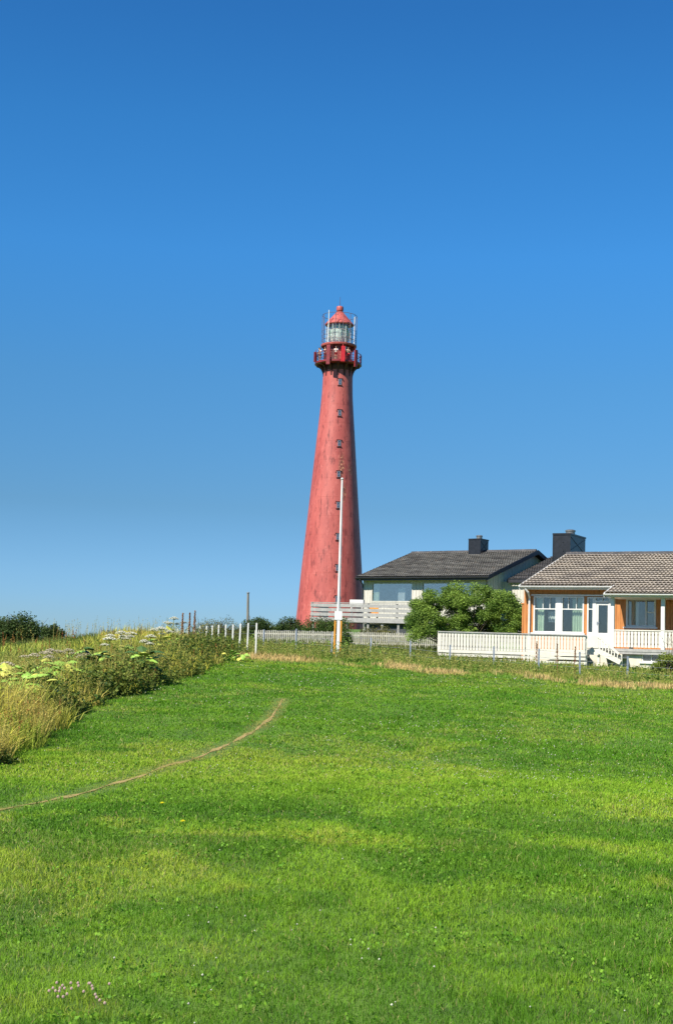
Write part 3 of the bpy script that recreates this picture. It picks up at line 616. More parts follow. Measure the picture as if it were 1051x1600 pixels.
# dock stalks
dockm = mat('rusty_dock_seed', (.24, .085, .035), .9, var=.45, scale=12)
def dock(px, ptop, Y, label, hvis=None):
    p = at(px, ptop, Y); z0 = gz(p.x, Y); h = p.z-z0; e = empty('dock_plant', (p.x, Y, z0), rnd.uniform(0, 6), label, 'plant', 'rusty dock plants')
    s_ = MB(); s_.path([(0, 0, 0), (.02, 0, h*.5), (0, 0, h)], .012, .006, 5); s_.build('stem', dockm, e)
    rs = np.random.RandomState(int(px)); n = 420 if ptop < 990 else 170; t = rs.random(n)**.8; a = rs.uniform(0, 6.28, n); r = (.055 if ptop < 990 else .05)*(1-t*.75)*rs.random(n)+.008
    P = np.stack([np.cos(a)*r, np.sin(a)*r, h*(.42+.58*t)], 1); c = mixc(np.array([.24, .10, .045]), np.array([.42, .22, .10]), rs.random(n))
    V, cn, lp, cc = leaves(rs, P, .035*rs.uniform(.7, 1.5, n), c, .7, .3); poly_mesh('seed_head', V, cn, lp, MT['leaf'], cc, parent=e)
dock(286, 958, 50, 'thin rusty dock stalk right beside the tallest hogweed')
dock(297, 957, 50.5, 'slender rusty dock stalk between its two thicker neighbours on the crest')
dock(305, 954, 50, 'thickest rusty dock stalk, rightmost of those on the skyline')
dock(838, 1002, 49, 'rusty dock spike below the left end of the sunroom window')
dock(870, 1006, 48.6, 'rusty dock spike below the middle of the sunroom window')
dock(898, 1010, 48.4, 'rusty dock spike just left of the terrace end post')
# ------------------------------------------------------------------ lighthouse
TY = 175.0
tb = at(515, 985, TY); TX = tb.x; TB = gz(TX, TY)
lh = empty('lighthouse', (TX, TY, TB), 0, 'tall tapering red iron lighthouse with glazed lantern and gallery', 'lighthouse')
def tz(py):   # local height on the tower axis for an image row
    px = 515+(985-py)*math.tan(ROLL); return at(px, py, TY).z-TB
S = TY/F
prof = [(54.5*S, -.3), (53.5*S, tz(975)), (47.2*S, tz(889)), (41.8*S, tz(824)), (36.4*S, tz(760)), (30*S, tz(684)), (26.6*S, tz(645)), (24.6*S, tz(620)), (23.8*S, tz(600)), (23.5*S, tz(584)), (23.5*S, tz(570))]
zs = [p[1] for p in prof][::1]; rsx = [p[0] for p in prof]
def TR(z): return float(np.interp(z, zs, rsx))
fine = [(TR(z), z) for z in np.linspace(-.3, tz(570), 60)]
MB().lathe(fine, 72).build('tower_shaft', MT['tower'], lh, smooth=True)
sm_ = MB()                                                   # bolted plate seams: slim raised flanges
for k, z in enumerate(np.arange(2.2, tz(590), 2.35)):
    sm_.lathe([(TR(z)+.001, z-.012), (TR(z)+.006, z-.009), (TR(z)+.006, z+.009), (TR(z)+.001, z+.012)], 72, caps=False)
sm_.build('plate_seams', MT['tower'], lh, smooth=True)
paneM = mat('dark_window_pane', (.05, .07, .10), .08, var=.2, spec=.8)
for k, (px, py) in enumerate([(530.8, 601), (530.3, 649.5), (529.6, 697), (528.8, 745), (528, 793), (527.4, 842), (526.8, 890), (526, 938)]):
    z = tz(py); ax = 515+(985-py)*math.tan(ROLL); r = TR(z); an = math.asin((px-ax)*S/r); hw, hh_ = .14, .30
    we = Matrix.Rotation(an, 4, 'Z') @ Matrix.Translation((0, -r, z))
    sl_ = math.atan((TR(z-1)-TR(z+1))/2); we = we @ Matrix.Rotation(-sl_, 4, 'X')
    fr = MB()
    for b in ((-hw-.05, -hw, -.06, .1, -hh_, hh_), (hw, hw+.05, -.06, .1, -hh_, hh_), (-hw-.05, hw+.05, -.06, .1, hh_, hh_+.05), (-hw-.05, hw+.05, -.06, .1, -hh_-.05, -hh_), (-hw, hw, -.045, .02, .06, .1), (-hw, hw, -.045, .02, -.12, -.08)): fr.box(*b)
    wf = fr.build('window', MT['steel'] if k == 0 else MT['trim'] if False else mat('window_iron', (.25, .24, .28), .5), lh); wf.matrix_local = we
    MB().box(-hw, hw, -.03, .02, -hh_, hh_).build('pane', paneM, wf)
    MB().box(-.34, .34, -.09, .08, hh_+.10, hh_+.16).build('hood', MT['seam'], wf)
    MB().box(-.31, .31, -.09, .08, -hh_-.20, -hh_-.14).build('sill', MT['seam'], wf)
    MB().box(-.42, -.34, -.06, .08, hh_-.10, hh_).box(.34, .42, -.06, .08, hh_-.10, hh_).build('hinge_lugs', MT['seam'], wf)
# gallery
zg = tz(568.5); rg = 37.2*S
MB().lathe([(23*S, zg-.32), (rg-.15, zg-.32), (rg, zg-.22), (rg, zg), (23*S, zg)], 48).build('gallery_floor', MT['redpaint'], lh, smooth=True)
MB().lathe([(23.8*S, zg-1.02), (24.2*S, zg-.98), (24.2*S, zg-.33)], 48, caps=False).build('gallery_shade_band', MT['seam'], lh, smooth=True)  # added dark collar, deepens the gallery's cast shadow by colour
for k in range(14):
    a = 2*math.pi*(k+.5)/14; r0 = 23.3*S; m_ = MB(); pts_ = [(r0, zg-.32), (rg-.2, zg-.32)]
    for q in range(7):
        t = q/6; pts_.append((rg-.2-(rg-.2-r0-.04)*math.sin(t*math.pi/2), zg-.42-1.35*(1-math.cos(t*math.pi/2))))
    pts_.append((r0, zg-1.85)); c, s_ = math.cos(a), math.sin(a)
    P = [Vector((r*c, r*s_, z))-Vector((-s_, c, 0))*.12 for r, z in pts_]
    m_.prism(P, Vector((-s_, c, 0))*.24).build('bracket', MT['seam'], lh)
ra = MB(); rr_ = rg-.08
for k in range(20):
    a = 2*math.pi*k/20; c, s_ = math.cos(a), math.sin(a); ra.tube((rr_*c, rr_*s_, zg), (rr_*c, rr_*s_, zg+1.12), .045 if k % 5 else .07, None, 6)
for zz, q in ((1.12, .045), (.75, .025), (.4, .025)):
    n = 40
    for i in range(n):
        a, b = 2*math.pi*i/n, 2*math.pi*(i+1)/n; ra.tube((rr_*math.cos(a), rr_*math.sin(a), zg+zz), (rr_*math.cos(b), rr_*math.sin(b), zg+zz), q, None, 5, False)
ra.build('gallery_railing', MT['redpaint'], lh)
def panel(px, w_, z0, z1, m_):
    ax = 515+(985-556)*math.tan(ROLL); an = math.asin(max(-.98, min(.98, (px-ax)*S/(rg+.1)))); mb = MB()
    mb.box(-w_/2, w_/2, -.2, 0, z0, z1); mb.box(-w_/2-.0, w_/2, -.22, -.2, z0+.06, z1-.06); mb.tube((0, .06, z0+.1), (0, .06, z1+.3), .04, None, 6)
    o = mb.build('antenna_panel', m_, lh); o.matrix_local = Matrix.Rotation(an, 4, 'Z') @ Matrix.Translation((0, -rg-.1, zg)); return o
panel(513.4, .50, -.7, 1.75, MT['redpaint']); panel(535.4, .46, -.35, 1.6, MT['redbright']); panel(555, .40, -.8, 1.35, MT['redpaint']); panel(492.5, .12, -.1, 1.2, MT['redpaint'])
MB().box(-.12, .12, -.1, .1, 0, .9).build('antenna_bracket', MT['seam'], lh, loc=(.5, -rg+.2, zg))
# service room under the lantern
zl = tz(540)
sr = MB().lathe([(20.5*S, zg), (20.5*S, zl-.55), (21.5*S, zl-.5), (21.5*S, zl-.25)], 40).build('service_room', MT['tower'], lh, smooth=True)
MB().box(-.38, .38, -.05, .05, 0, 1.9).build('door', MT['seam'], lh).matrix_local = Matrix.Rotation(-.35, 4, 'Z') @ Matrix.Translation((0, -20.5*S, zg+.02))
MB().box(-.28, .28, -.12, .1, 0, .55).build('equipment_cabinet', MT['trim'], lh).matrix_local = Matrix.Rotation(.42, 4, 'Z') @ Matrix.Translation((0, -20.5*S-.05, zg+1.35))
MB().lathe([(20*S, zl-.28), (27.6*S, zl-.28), (28.4*S, zl-.2), (28.4*S, zl), (20*S, zl+.02)], 48).build('lantern_gallery', MT['tower'], lh, smooth=True)
for k in range(12):
    a = 2*math.pi*(k+.3)/12; c, s_ = math.cos(a), math.sin(a); t = Vector((-s_, c, 0))*.05
    P = [Vector((r*c, r*s_, z))-t for r, z in ((20.6*S, zl-.29), (27*S, zl-.29), (21.4*S, zl-.85), (20.6*S, zl-.9))]; MB().prism(P, t*2).build('support_arm', MT['redpaint'], lh)
# lantern
z0 = zl+.02; z1 = tz(507.5); rl = 20.6*S
MB().lathe([(rl-.05, z0), (rl-.05, z1)], 12, caps=False).build('lantern_glass', MT['lantern_glass'], lh)
lf = MB()
for k in range(12):
    a = 2*math.pi*k/12; c, s_ = math.cos(a), math.sin(a); lf.tube((rl*c, rl*s_, z0), (rl*c, rl*s_, z1), .05, None, 6)
for t in (0, .33, .66, 1):
    z = z0+(z1-z0)*t
    for k in range(12):
        a, b = 2*math.pi*k/12, 2*math.pi*(k+1)/12; lf.tube((rl*math.cos(a), rl*math.sin(a), z), (rl*math.cos(b), rl*math.sin(b), z), .03, None, 5)
lf.build('lantern_frame', mat('pale_lantern_iron', (.55, .56, .52), .5, var=.2), lh)
lp_ = []
for i in range(37):
    t = i/36; z = z0+.12+(z1-z0-.3)*t; r = 1.12+.26*math.cos((t-.5)*2.6)-.5*abs(t-.5)**2+(.05 if i % 2 else -.03); lp_.append((r-.1, z))
MB().lathe([(.2, z0)]+lp_+[(.2, z1-.05)], 24).build('lens', MT['lens'], lh, smooth=False)
# roof
ro = MB().lathe([(22.9*S, z1-.1), (23*S, z1), (22.2*S, z1+.08), (14*S, z1+.82), (5*S, tz(487.5)), (3.6*S, tz(487))], 40).build('lantern_roof', MT['tower'], lh, smooth=True)
zc = tz(487.2)
MB().lathe([(.25, zc-.05), (.42, zc+.08), (.44, zc+.14), (.44, zc+.56), (.40, zc+.66), (.12, zc+.74)], 24).build('vent_ball', MT['tower'], ro, smooth=True)
MB().tube((0, 0, zc+.7), (0, 0, tz(464)), .035, .02, 6).build('lightning_rod', MT['seam'], ro)
cg_ = MB(); rc = 27.4*S; zt = tz(494)
for k in range(14):
    a = 2*math.pi*k/14; c, s_ = math.cos(a), math.sin(a); cg_.tube((rc*c, rc*s_, z0-.02), (rc*c, rc*s_, zt), .028 if k % 2 else .04, None, 5)
for z, q in ((zt, .03), (z0+.55, .02), (z0+1.1, .02), (z0+1.7, .02)):
    for i in range(28):
        a, b = 2*math.pi*i/28, 2*math.pi*(i+1)/28; cg_.tube((rc*math.cos(a), rc*math.sin(a), z), (rc*math.cos(b), rc*math.sin(b), z), q, None, 4, False)
cg_.build('lantern_cage', mat('cage_iron', (.17, .12, .13), .5), lh)
MB().tube((-1.35, -1.7, z0), (-1.35, -1.7, tz(490)), .06, .05, 8).build('white_antenna', MT['trim'], lh)
MB().tube((1.9, -.9, z0), (1.9, -.9, tz(497)), .05, .05, 8).build('white_antenna', MT['trim'], lh)
# visitors on the gallery
def skin_mesh(name, joints, edges, m_, parent, sub=1):
    me = bpy.data.meshes.new(name); me.from_pydata([j[:3] for j in joints], edges, []); o = bpy.data.objects.new(name, me); C.objects.link(o)
    sk = o.modifiers.new('s', 'SKIN'); sb = o.modifiers.new('b', 'SUBSURF'); sb.levels = sub; sb.render_levels = sub
    for v, j in zip(me.skin_vertices[0].data, joints): v.radius = (j[3], j[4] if len(j) > 4 else j[3])
    me.skin_vertices[0].data[0].use_root = True
    dg = bpy.context.evaluated_depsgraph_get(); m2 = bpy.data.meshes.new_from_object(o.evaluated_get(dg)); bpy.data.objects.remove(o)
    m2.materials.clear(); m2.materials.append(m_); o2 = bpy.data.objects.new(name, m2); C.objects.link(o2); o2.parent = parent
    m2.polygons.foreach_set('use_smooth', [True]*len(m2.polygons)); return o2
def person(px, h, face, shirt, legs, label, armup=0.0, back=.45, bag=False):
    ax = 515+(985-556)*math.tan(ROLL); rad = rg-back; an = math.asin(max(-.95, min(.95, (px-ax)*S/rad))); loc = Vector((TX+rad*math.sin(an), TY-rad*math.cos(an), TB+zg+.002))
    e = empty('person', loc, an+face, label, 'person', 'visitors on the lighthouse gallery'); k = h/1.75
    def q(*a): return tuple(v*k for v in a)
    fa = armup   # forearm forward onto the rail
    J = [q(0, 0, .93, .14, .11), q(0, -.01, 1.15, .13, .10), q(0, 0, 1.38, .16, .10), q(0, -.01, 1.50, .055), q(0, -.02, 1.58, .07), q(0, -.03, 1.66, .095, .085), q(0, -.02, 1.72, .06),
         q(.19, 0, 1.41, .06), q(.25, -.03-.1*fa, 1.15+.03*fa, .045), q(.24, -.12-.25*fa, .93+.17*fa, .032), q(.235, -.15-.32*fa, .84+.26*fa, .038, .02),
         q(-.19, 0, 1.41, .06), q(-.25, -.03-.1*fa, 1.15+.03*fa, .045), q(-.24, -.12-.25*fa, .93+.17*fa, .032), q(-.235, -.15-.32*fa, .84+.26*fa, .038, .02),
         q(.09, 0, .88, .085), q(.10, -.01, .50, .06), q(.10, .01, .09, .042), q(.11, -.12, .035, .035), q(-.09, 0, .88, .085), q(-.10, -.03, .50, .06), q(-.10, 0, .09, .042), q(-.11, -.13, .035, .035),
         q(0, -.125, 1.645, .014)]
    E = [(0, 1), (1, 2), (2, 3), (3, 4), (4, 5), (5, 6), (2, 7), (7, 8), (8, 9), (9, 10), (2, 11), (11, 12), (12, 13), (13, 14), (0, 15), (15, 16), (16, 17), (17, 18), (0, 19), (19, 20), (20, 21), (21, 22), (5, 23)]
    skin_mesh('body', J, E, MT['skin'], e)
    sh = [tuple(list(J[i][:3])+[r+.022*k for r in J[i][3:]]) for i in (0, 1, 2, 7, 8, 11, 12)]
    skin_mesh('shirt', sh, [(0, 1), (1, 2), (2, 3), (3, 4), (2, 5), (5, 6)], shirt, e)
    lo = [tuple(list(J[i][:3])+[r+.02*k for r in J[i][3:]]) for i in (0, 15, 16, 19, 20)]
    if legs[1]: lo += [tuple(list(J[i][:3])+[r+.02*k for r in J[i][3:]]) for i in (17, 21)]; ed = [(0, 1), (1, 2), (0, 3), (3, 4), (2, 5), (4, 6)]
    else:
        lo[2] = (*Vector(J[15][:3]).lerp(Vector(J[16][:3]), .75), .09*k); lo[4] = (*Vector(J[19][:3]).lerp(Vector(J[20][:3]), .75), .09*k); ed = [(0, 1), (1, 2), (0, 3), (3, 4)]
    skin_mesh('trousers' if legs[1] else 'shorts', lo, ed, legs[0], e)
    hm = MB().lathe([(.11*k, -.03*k), (.115*k, .04*k), (.09*k, .10*k), (.03*k, .13*k)], 12); hm.build('hair', MT['hair'], e, smooth=True, loc=q(0, .02, 1.67))
cloth = lambda n_, c: mat(n_, c, .85, var=.2, scale=10)
cW, cD, cRd, cJ, cK = cloth('white_cloth', (.7, .7, .66)), cloth('dark_cloth', (.04, .03, .045)), cloth('red_cloth', (.6, .03, .04)), cloth('grey_cloth', (.25, .27, .28)), cloth('khaki_cloth', (.42, .36, .25))
person(499.5, 1.72, .35, cW, (cJ, True), 'person in a white top leaning at the left end of the gallery railing', .8)
person(495.5, 1.8, -.2, cD, (cD, True), 'person in dark clothes standing at the far left of the gallery', .2, .4)
person(507.3, 1.7, .3, cD, (cD, True), 'person in dark clothes between the white-topped visitor and the dull red panel', .5)
person(524.5, 1.68, 0, cW, (cRd, False), 'person in a white shirt and red shorts at the middle of the gallery', .7)
person(543.5, 1.66, -.2, cK, (cRd, True), 'person in a pale top right of the bright red panel on the gallery', .8)
# ------------------------------------------------------------------ house toolkit
class House:
    def __init__(s, name, ox, oy, oz, ang, label, cat):
        s.o = Vector((ox, oy, oz)); s.u = Vector((math.cos(ang), -math.sin(ang), 0)); s.v = Vector((math.sin(ang), math.cos(ang), 0)); s.e = empty(name, s.o, -ang, label, cat)
    def fp(s, px, py, v):     # image point on the plane v = const -> (u, z) local
        d = fwd*F + cr*(px-CX) - cu*(py-CY); c = Vector((0, 0, CAMZ)); k = (v-(c-s.o).dot(s.v))/d.dot(s.v); p = c+d*k-s.o
        return p.dot(s.u), p.z
    def box(s, name, m_, *b, parent=None):
        return MB().box(*b).build(name, m_, parent or s.e)
def wall_mb(u0, u1, z0, z1, ops, v, t, bat=None, bw=.03, bt=.022, side=-1):
    """wall in the plane v (front) with openings; battens/boards with real relief"""
    mb = MB(); us = sorted({u0, u1, *[o[0] for o in ops], *[o[1] for o in ops]}); zz = sorted({z0, z1, *[o[2] for o in ops], *[o[3] for o in ops]})
    us = [q for q in us if u0 <= q <= u1]; zz = [q for q in zz if z0 <= q <= z1]
    def hole(a, b): return any(o[0]-1e-6 <= a <= o[1]+1e-6 and o[2]-1e-6 <= b <= o[3]+1e-6 for o in ops)
    for i in range(len(us)-1):
        for j in range(len(zz)-1):
            a, b, c, d = us[i], us[i+1], zz[j], zz[j+1]
            if hole((a+b)/2, (c+d)/2): continue
            mb.add([(a, v, c), (b, v, c), (b, v, d), (a, v, d)], [(0, 1, 2, 3)]); mb.add([(a, v+t, c), (b, v+t, c), (b, v+t, d), (a, v+t, d)], [(3, 2, 1, 0)])
    for o in ops:
        a, b, c, d = o
        for q in (((a, v, c), (a, v+t, c), (a, v+t, d), (a, v, d)), ((b, v, c), (b, v, d), (b, v+t, d), (b, v+t, c)), ((a, v, c), (b, v, c), (b, v+t, c), (a, v+t, c)), ((a, v, d), (a, v+t, d), (b, v+t, d), (b, v, d))): mb.add(q, [(0, 1, 2, 3)])
    if bat:
        q = u0+bat/2
        while q < u1-bw:
            segs = [(z0, z1)]
            for o in ops:
                if o[0]-bw-.06 < q < o[1]+.06:
                    ns = []
                    for a, b in segs:
                        if o[2]-.06 > a: ns.append((a, min(b, o[2]-.06)))
                        if o[3]+.06 < b: ns.append((max(a, o[3]+.06), b))
                    segs = ns
            for a, b in segs:
                if b-a > .03: mb.box(q, q+bw, v-bt, v-.001, a, b)
            q += bat
    return mb
def window(H_, name, u0, u1, z0, z1, v, vb=(), hb=(), part=None, fw=.06, glass='glass', depth=.12, m_='trim', hbseg=None, vbtop=None):
    """frame with bars, pane as sub-part"""
    mb = MB(); f = v-.03; b = v+depth
    mb.box(u0, u0+fw, f, b, z0, z1); mb.box(u1-fw, u1, f, b, z0, z1); mb.box(u0+fw, u1-fw, f, b, z1-fw, z1); mb.box(u0+fw, u1-fw, f, b, z0, z0+fw)
    for q in vb: mb.box(q-fw*.4, q+fw*.4, f+.01, b-.02, z0+fw, z1-fw)
    for q in hb:
        if isinstance(q, tuple): mb.box(q[1], q[2], f+.014, b-.03, q[0]-fw*.35, q[0]+fw*.35)
        else: mb.box(u0+fw, u1-fw, f+.014, b-.03, q-fw*.35, q+fw*.35)
    for q in (vbtop or ()): mb.box(q[0]-.014, q[0]+.014, f+.02, b-.04, q[1], z1-fw)
    w_ = mb.build(name, MT[m_], H_.e)
    MB().box(u0+fw*.5, u1-fw*.5, v+.04, v+.05, z0+fw*.5, z1-fw*.5).build('pane', MT[glass], w_)
    return w_
def curtain(H_, u0, u1, z0, z1, v, m_='curtain_g', parent=None):
    n = 40; mb = MB(); vs = []; 
    for i in range(n+1):
        t = i/n; u = u0+(u1-u0)*t; w_ = .025*math.sin(t*(u1-u0)*55)+.012*math.sin(t*31)
        vs += [(u, v+w_*.6, z1), (u+.01*math.sin(t*9), v+w_, (z0+z1)/2), (u, v+w_*1.3, z0)]
    fs = []
    for i in range(n):
        a = i*3; fs += [(a, a+1, a+4, a+3), (a+1, a+2, a+5, a+4)]
    return mb.add(vs, fs).build('curtain', MT[m_], parent or H_.e, smooth=True)
def tiled_roof(H_, name, u0, u1, v0, v1, z0, slope, m_, cut=None, parent=None, tw_=.17, tl=.38, amp=.02, step=.068, flip=1):
    """interlocking tiles as relief: waves across, a drop at every course"""
    nu = int((u1-u0)/tw_)*6; nc = int(abs(v1-v0)/tl)+1; rows = []
    for c in range(nc):           # from the ridge down: tile top, tile lower edge, edge thickness, dark slot underneath
        a = v1-c*tl*flip; b = v1-(c+1)*tl*flip
        if (b-v0)*flip < 0: b = v0
        if abs(a-b) < .02: continue
        rows += [(a, 0.0, .45), (b, step, 1.0), (b, step-.016, 1.0), (b+.10*flip, step-.022, 1.0), (b+.10*flip, -.006, .45)]
    rows = rows[::-1]; U = np.linspace(u0, u1, nu+1); V = []
    ph = (U-u0)/tw_*2*np.pi; wv = amp*(np.sin(ph)+.35*np.sin(2*ph+.6)); rs = np.random.RandomState(3)
    tid = np.floor((U-u0)/(tw_*2)).astype(int)
    for r, (v, dz, wk) in enumerate(rows):
        if r % 5 == 0: jit = rs.normal(size=tid.max()+2)*.005
        z = z0+slope*abs(v-v0)+wv*wk+dz+jit[tid]; V.append(np.stack([U, np.full_like(U, v), z], 1))
    V = np.concatenate(V); n = nu+1; fs = []
    for r in range(len(rows)-1):
        vm = (rows[r][0]+rows[r+1][0])/2
        for i in range(nu):
            if cut and U[i] < cut[0] and vm < cut[1]: continue
            fs.append((r*n+i, r*n+i+1, (r+1)*n+i+1, (r+1)*n+i))
    o = poly_mesh(name, V, np.full(len(fs), 4), np.array(fs).ravel(), m_, parent=parent or H_.e, smooth=False); return o
# ------------------------------------------------------------------ the orange house
A1 = R(28)
c0 = at(818, 950, 61.4); h1 = House('orange_house', c0.x, c0.y, 1.45, A1, 'ochre orange timber house with white veranda and brown tiled roof', 'house')
E = h1.e; Z1 = 1.45
ueL, zeL = h1.fp(812, 914.5, -.55)
ucut, zeR = h1.fp(944, 927, -1.85)
SL = .298; zeave = zeL; Vr = 5.55; UR = 15.5
floorz = h1.fp(956, 1013, -1.5)[1]
# openings
def rect(px0, py0, px1, py1, v=0):
    a, _ = h1.fp(px0, (py0+py1)/2, v); b, _ = h1.fp(px1, (py0+py1)/2, v); zt_ = h1.fp((px0+px1)/2, py0, v)[1]; zb_ = h1.fp((px0+px1)/2, py1, v)[1]; return a, b, zb_, zt_
wa = rect(833, 931.7, 911.7, 988.8); wd_ = rect(916.6, 933, 954.5, 1010); wr = rect(977.5, 935.4, 1024, 979.5)
wd_ = (wd_[0], wd_[1], floorz, wd_[3])
zwt = zeave+.1
wl = wall_mb(0, UR-.4, 0, zwt, [wa, wd_, wr], 0, .18, bat=.19)
wl.build('wall', MT['orange'], E)
sd_ = MB(); 
for (uu, sg) in ((0, 1), (UR-.4, -1)):
    P = [(uu, .18, 0), (uu, 11, 0), (uu, 11, zwt), (uu, Vr, zwt+SL*(Vr-.2)), (uu, .18, zwt)]; sd_.prism(P, (sg*.15, 0, 0))
    for k in range(50):
        vv = .3+k*.21; sd_.box(uu-.022*(sg > 0), uu+.022*(sg < 0), vv, vv+.03, 0, zwt-.1) if sg > 0 else None
sd_.build('side_wall', MT['orange'], E); h1.box('back_wall', MT['orange'], .15, UR-.55, 10.85, 11, 0, zwt)
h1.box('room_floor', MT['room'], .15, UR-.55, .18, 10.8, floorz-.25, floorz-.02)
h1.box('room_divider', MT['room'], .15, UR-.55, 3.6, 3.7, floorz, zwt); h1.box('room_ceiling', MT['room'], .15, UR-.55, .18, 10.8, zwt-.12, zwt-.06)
tiled_roof(h1, 'roof', ueL, UR, -1.85, Vr, zeL-SL*(1.85-.55), SL, MT['tile1'], cut=(ucut, -.5))
tiled_roof(h1, 'rear_roof', ueL, UR, 11.9, Vr, zeL+SL*(Vr+.55)-SL*(11.9-Vr), SL, MT['tile1'], flip=-1)
zri = zeL+SL*(Vr+.55)
rd = MB()
for k in range(int((UR-ueL)/.4)): a = ueL+k*.4; rd.tube((a, Vr, zri+.0+rnd.uniform(-.006, .006)), (a+.43, Vr, zri+.015), .13, .115, 8)
rd.build('ridge_tiles', MT['tile3'], E)
for nm, (ua, ub, vv, zz) in {'a': (ueL, ucut, -.55, zeL), 'b': (ucut, UR, -1.85, zeL-SL*1.3)}.items():
    gt = MB(); gt.box(ua, ub, vv-.0, vv+.03, zz-.14, zz-.02)
    n = 10; P = []
    for i in range(n+1): q = math.pi*i/n; P.append((ua-.03, vv-.075-.065*math.cos(q), zz-.03-.07*math.sin(q)))
    gt.prism(P, (ub-ua+.06, 0, 0)); gt.build('gutter', MT['trim'], E)
    sf = MB().box(ua+.05, ub, vv+.04, .0 if nm == 'a' else .0, zz-.16, zz-.12); sf.build('soffit', MT['trim'], E)
vg = MB(); th = .04
def slopebar(ua, ub, va, vb_, dz, hgt): 
    za = zeL+SL*(va+.55)+dz; zb_ = zeL+SL*(vb_+.55)+dz
    P = [(ua, va, za-hgt), (ua, vb_, zb_-hgt), (ua, vb_, zb_), (ua, va, za)]; vg.prism(P, (ub-ua, 0, 0))
slopebar(ueL-.03, ueL+.01, -.6, Vr, .03, .20); slopebar(ucut-.03, ucut+.01, -1.9, -.56, .03, .18); vg.build('bargeboard', MT['trim'], E)
# downpipe
dp = MB(); ud, zd = h1.fp(827, 935, -.06); dp.path([(ueL+.25, -.6, zeL-.15), (ueL+.35, -.5, zeL-.3), (ud, -.09, zeL-.52), (ud, -.09, .0)], .045, .045, 8); dp.build('downpipe', MT['trim'], E)
# corner boards, head trim
tr_ = MB(); tr_.box(-.03, .09, -.05, -.024, 0, zeL-.2) if False else None
h1.box('head_trim', MT['trim'], wa[0]-.1, wd_[1]+.05, -.06, -.023, wa[3]+.02, wa[3]+.075)
h1.box('sill', MT['trim'], wa[0]-.1, wa[1]+.06, -.09, -.024, wa[2]-.1, wa[2]-.005)
# sunroom windows
def px2u(px, v=0, py=960): return h1.fp(px, py, v)[0]
def py2z(py, px=890, v=0): return h1.fp(px, py, v)[1]
zt_ = py2z(951.8); um0 = px2u(869.3); um1 = px2u(876.2)
window(h1, 'window', wa[0], um0, wa[2], wa[3], 0, hb=(zt_,), vbtop=((px2u(847.5), zt_), (px2u(858.2), zt_)))
h1.box('window_post', MT['trim'], um0+.002, um1-.002, -.045, .1, wa[2], wa[3])
window(h1, 'window', um1, wa[1], wa[2], wa[3], 0, hb=(zt_,), vbtop=((px2u(887), zt_), (px2u(899.5), zt_)))
curtain(h1, wa[0]+.07, px2u(847), wa[2]+.03, wa[3]-.05, .22); curtain(h1, px2u(891), px2u(912), wa[2]+.03, wa[3]-.05, .22)
curtain(h1, px2u(850), px2u(866), py2z(972), py2z(955), .5, 'curtain_w'); 
# sidelight and door
us0, us1 = wd_[0], px2u(927.3); zs_ = py2z(990, 922)
window(h1, 'sidelight', us0, us1, zs_, wd_[3], 0, hb=(py2z(951.8, 922),)); h1.box('sidelight_panel', MT['trim'], us0, us1, -.03, .1, wd_[2], zs_-.003)
dj = MB(); d0, d1 = us1+.003, wd_[1]; dzt = py2z(940, 940)
dj.box(d0, d0+.09, -.035, .12, wd_[2], wd_[3]); dj.box(d1-.12, d1, -.035, .12, wd_[2], wd_[3]); dj.box(d0+.09, d1-.12, -.035, .12, wd_[3]-.05, wd_[3]); dj.box(d0+.09, d1-.12, -.035, .12, dzt-.04, dzt+.04); dj.box((d0+d1)/2-.03, (d0+d1)/2, -.03, .1, dzt+.04, wd_[3]-.05)
df = dj.build('door_frame', MT['trim'], E); MB().box(d0+.09, d1-.12, .04, .05, dzt, wd_[3]-.02).build('transom_pane', MT['glass'], df)
gl = (px2u(934.3), px2u(948.8), py2z(989, 940), py2z(945.5, 940)); dl = MB(); a, b = d0+.095, d1-.125
dl.box(a, gl[0], -.01, .05, wd_[2]+.02, dzt-.05); dl.box(gl[1], b, -.01, .05, wd_[2]+.02, dzt-.05); dl.box(gl[0], gl[1], -.01, .05, gl[3], dzt-.05); dl.box(gl[0], gl[1], -.01, .05, wd_[2]+.02, gl[2])
dr = dl.build('door', MT['trim'], E); MB().box(gl[0]-.01, gl[1]+.01, .015, .025, gl[2]-.01, gl[3]+.01).build('pane', MT['glass'], dr)
MB().box(a+.03, a+.07, -.03, -.011, py2z(977, 935), py2z(971, 935)).bar((a+.05, -.05, py2z(973, 935)), (a+.17, -.05, py2z(973, 935)), .02, .02).build('handle', MT['steel'], dr)
# right window
ur = px2u(1008.5); window(h1, 'window', wr[0], wr[1], wr[2], wr[3], 0, vb=(ur,), hb=((py2z(957, 1016), ur, wr[1]-.05),), fw=.07)
h1.box('sill', MT['trim'], wr[0]-.1, wr[1]+.08, -.11, -.024, wr[2]-.07, wr[2]-.003); h1.box('head_trim', MT['trim'], wr[0]-.1, wr[1]+.08, -.07, -.024, wr[3]+.003, wr[3]+.07)
curtain(h1, wr[0]+.1, wr[0]+.45, wr[2]+.05, wr[3]-.05, .3, 'curtain_w')
h1.box('room_divider', MT['room'], px2u(960), px2u(960)+.1, .2, 3.6, floorz, zwt-.13)
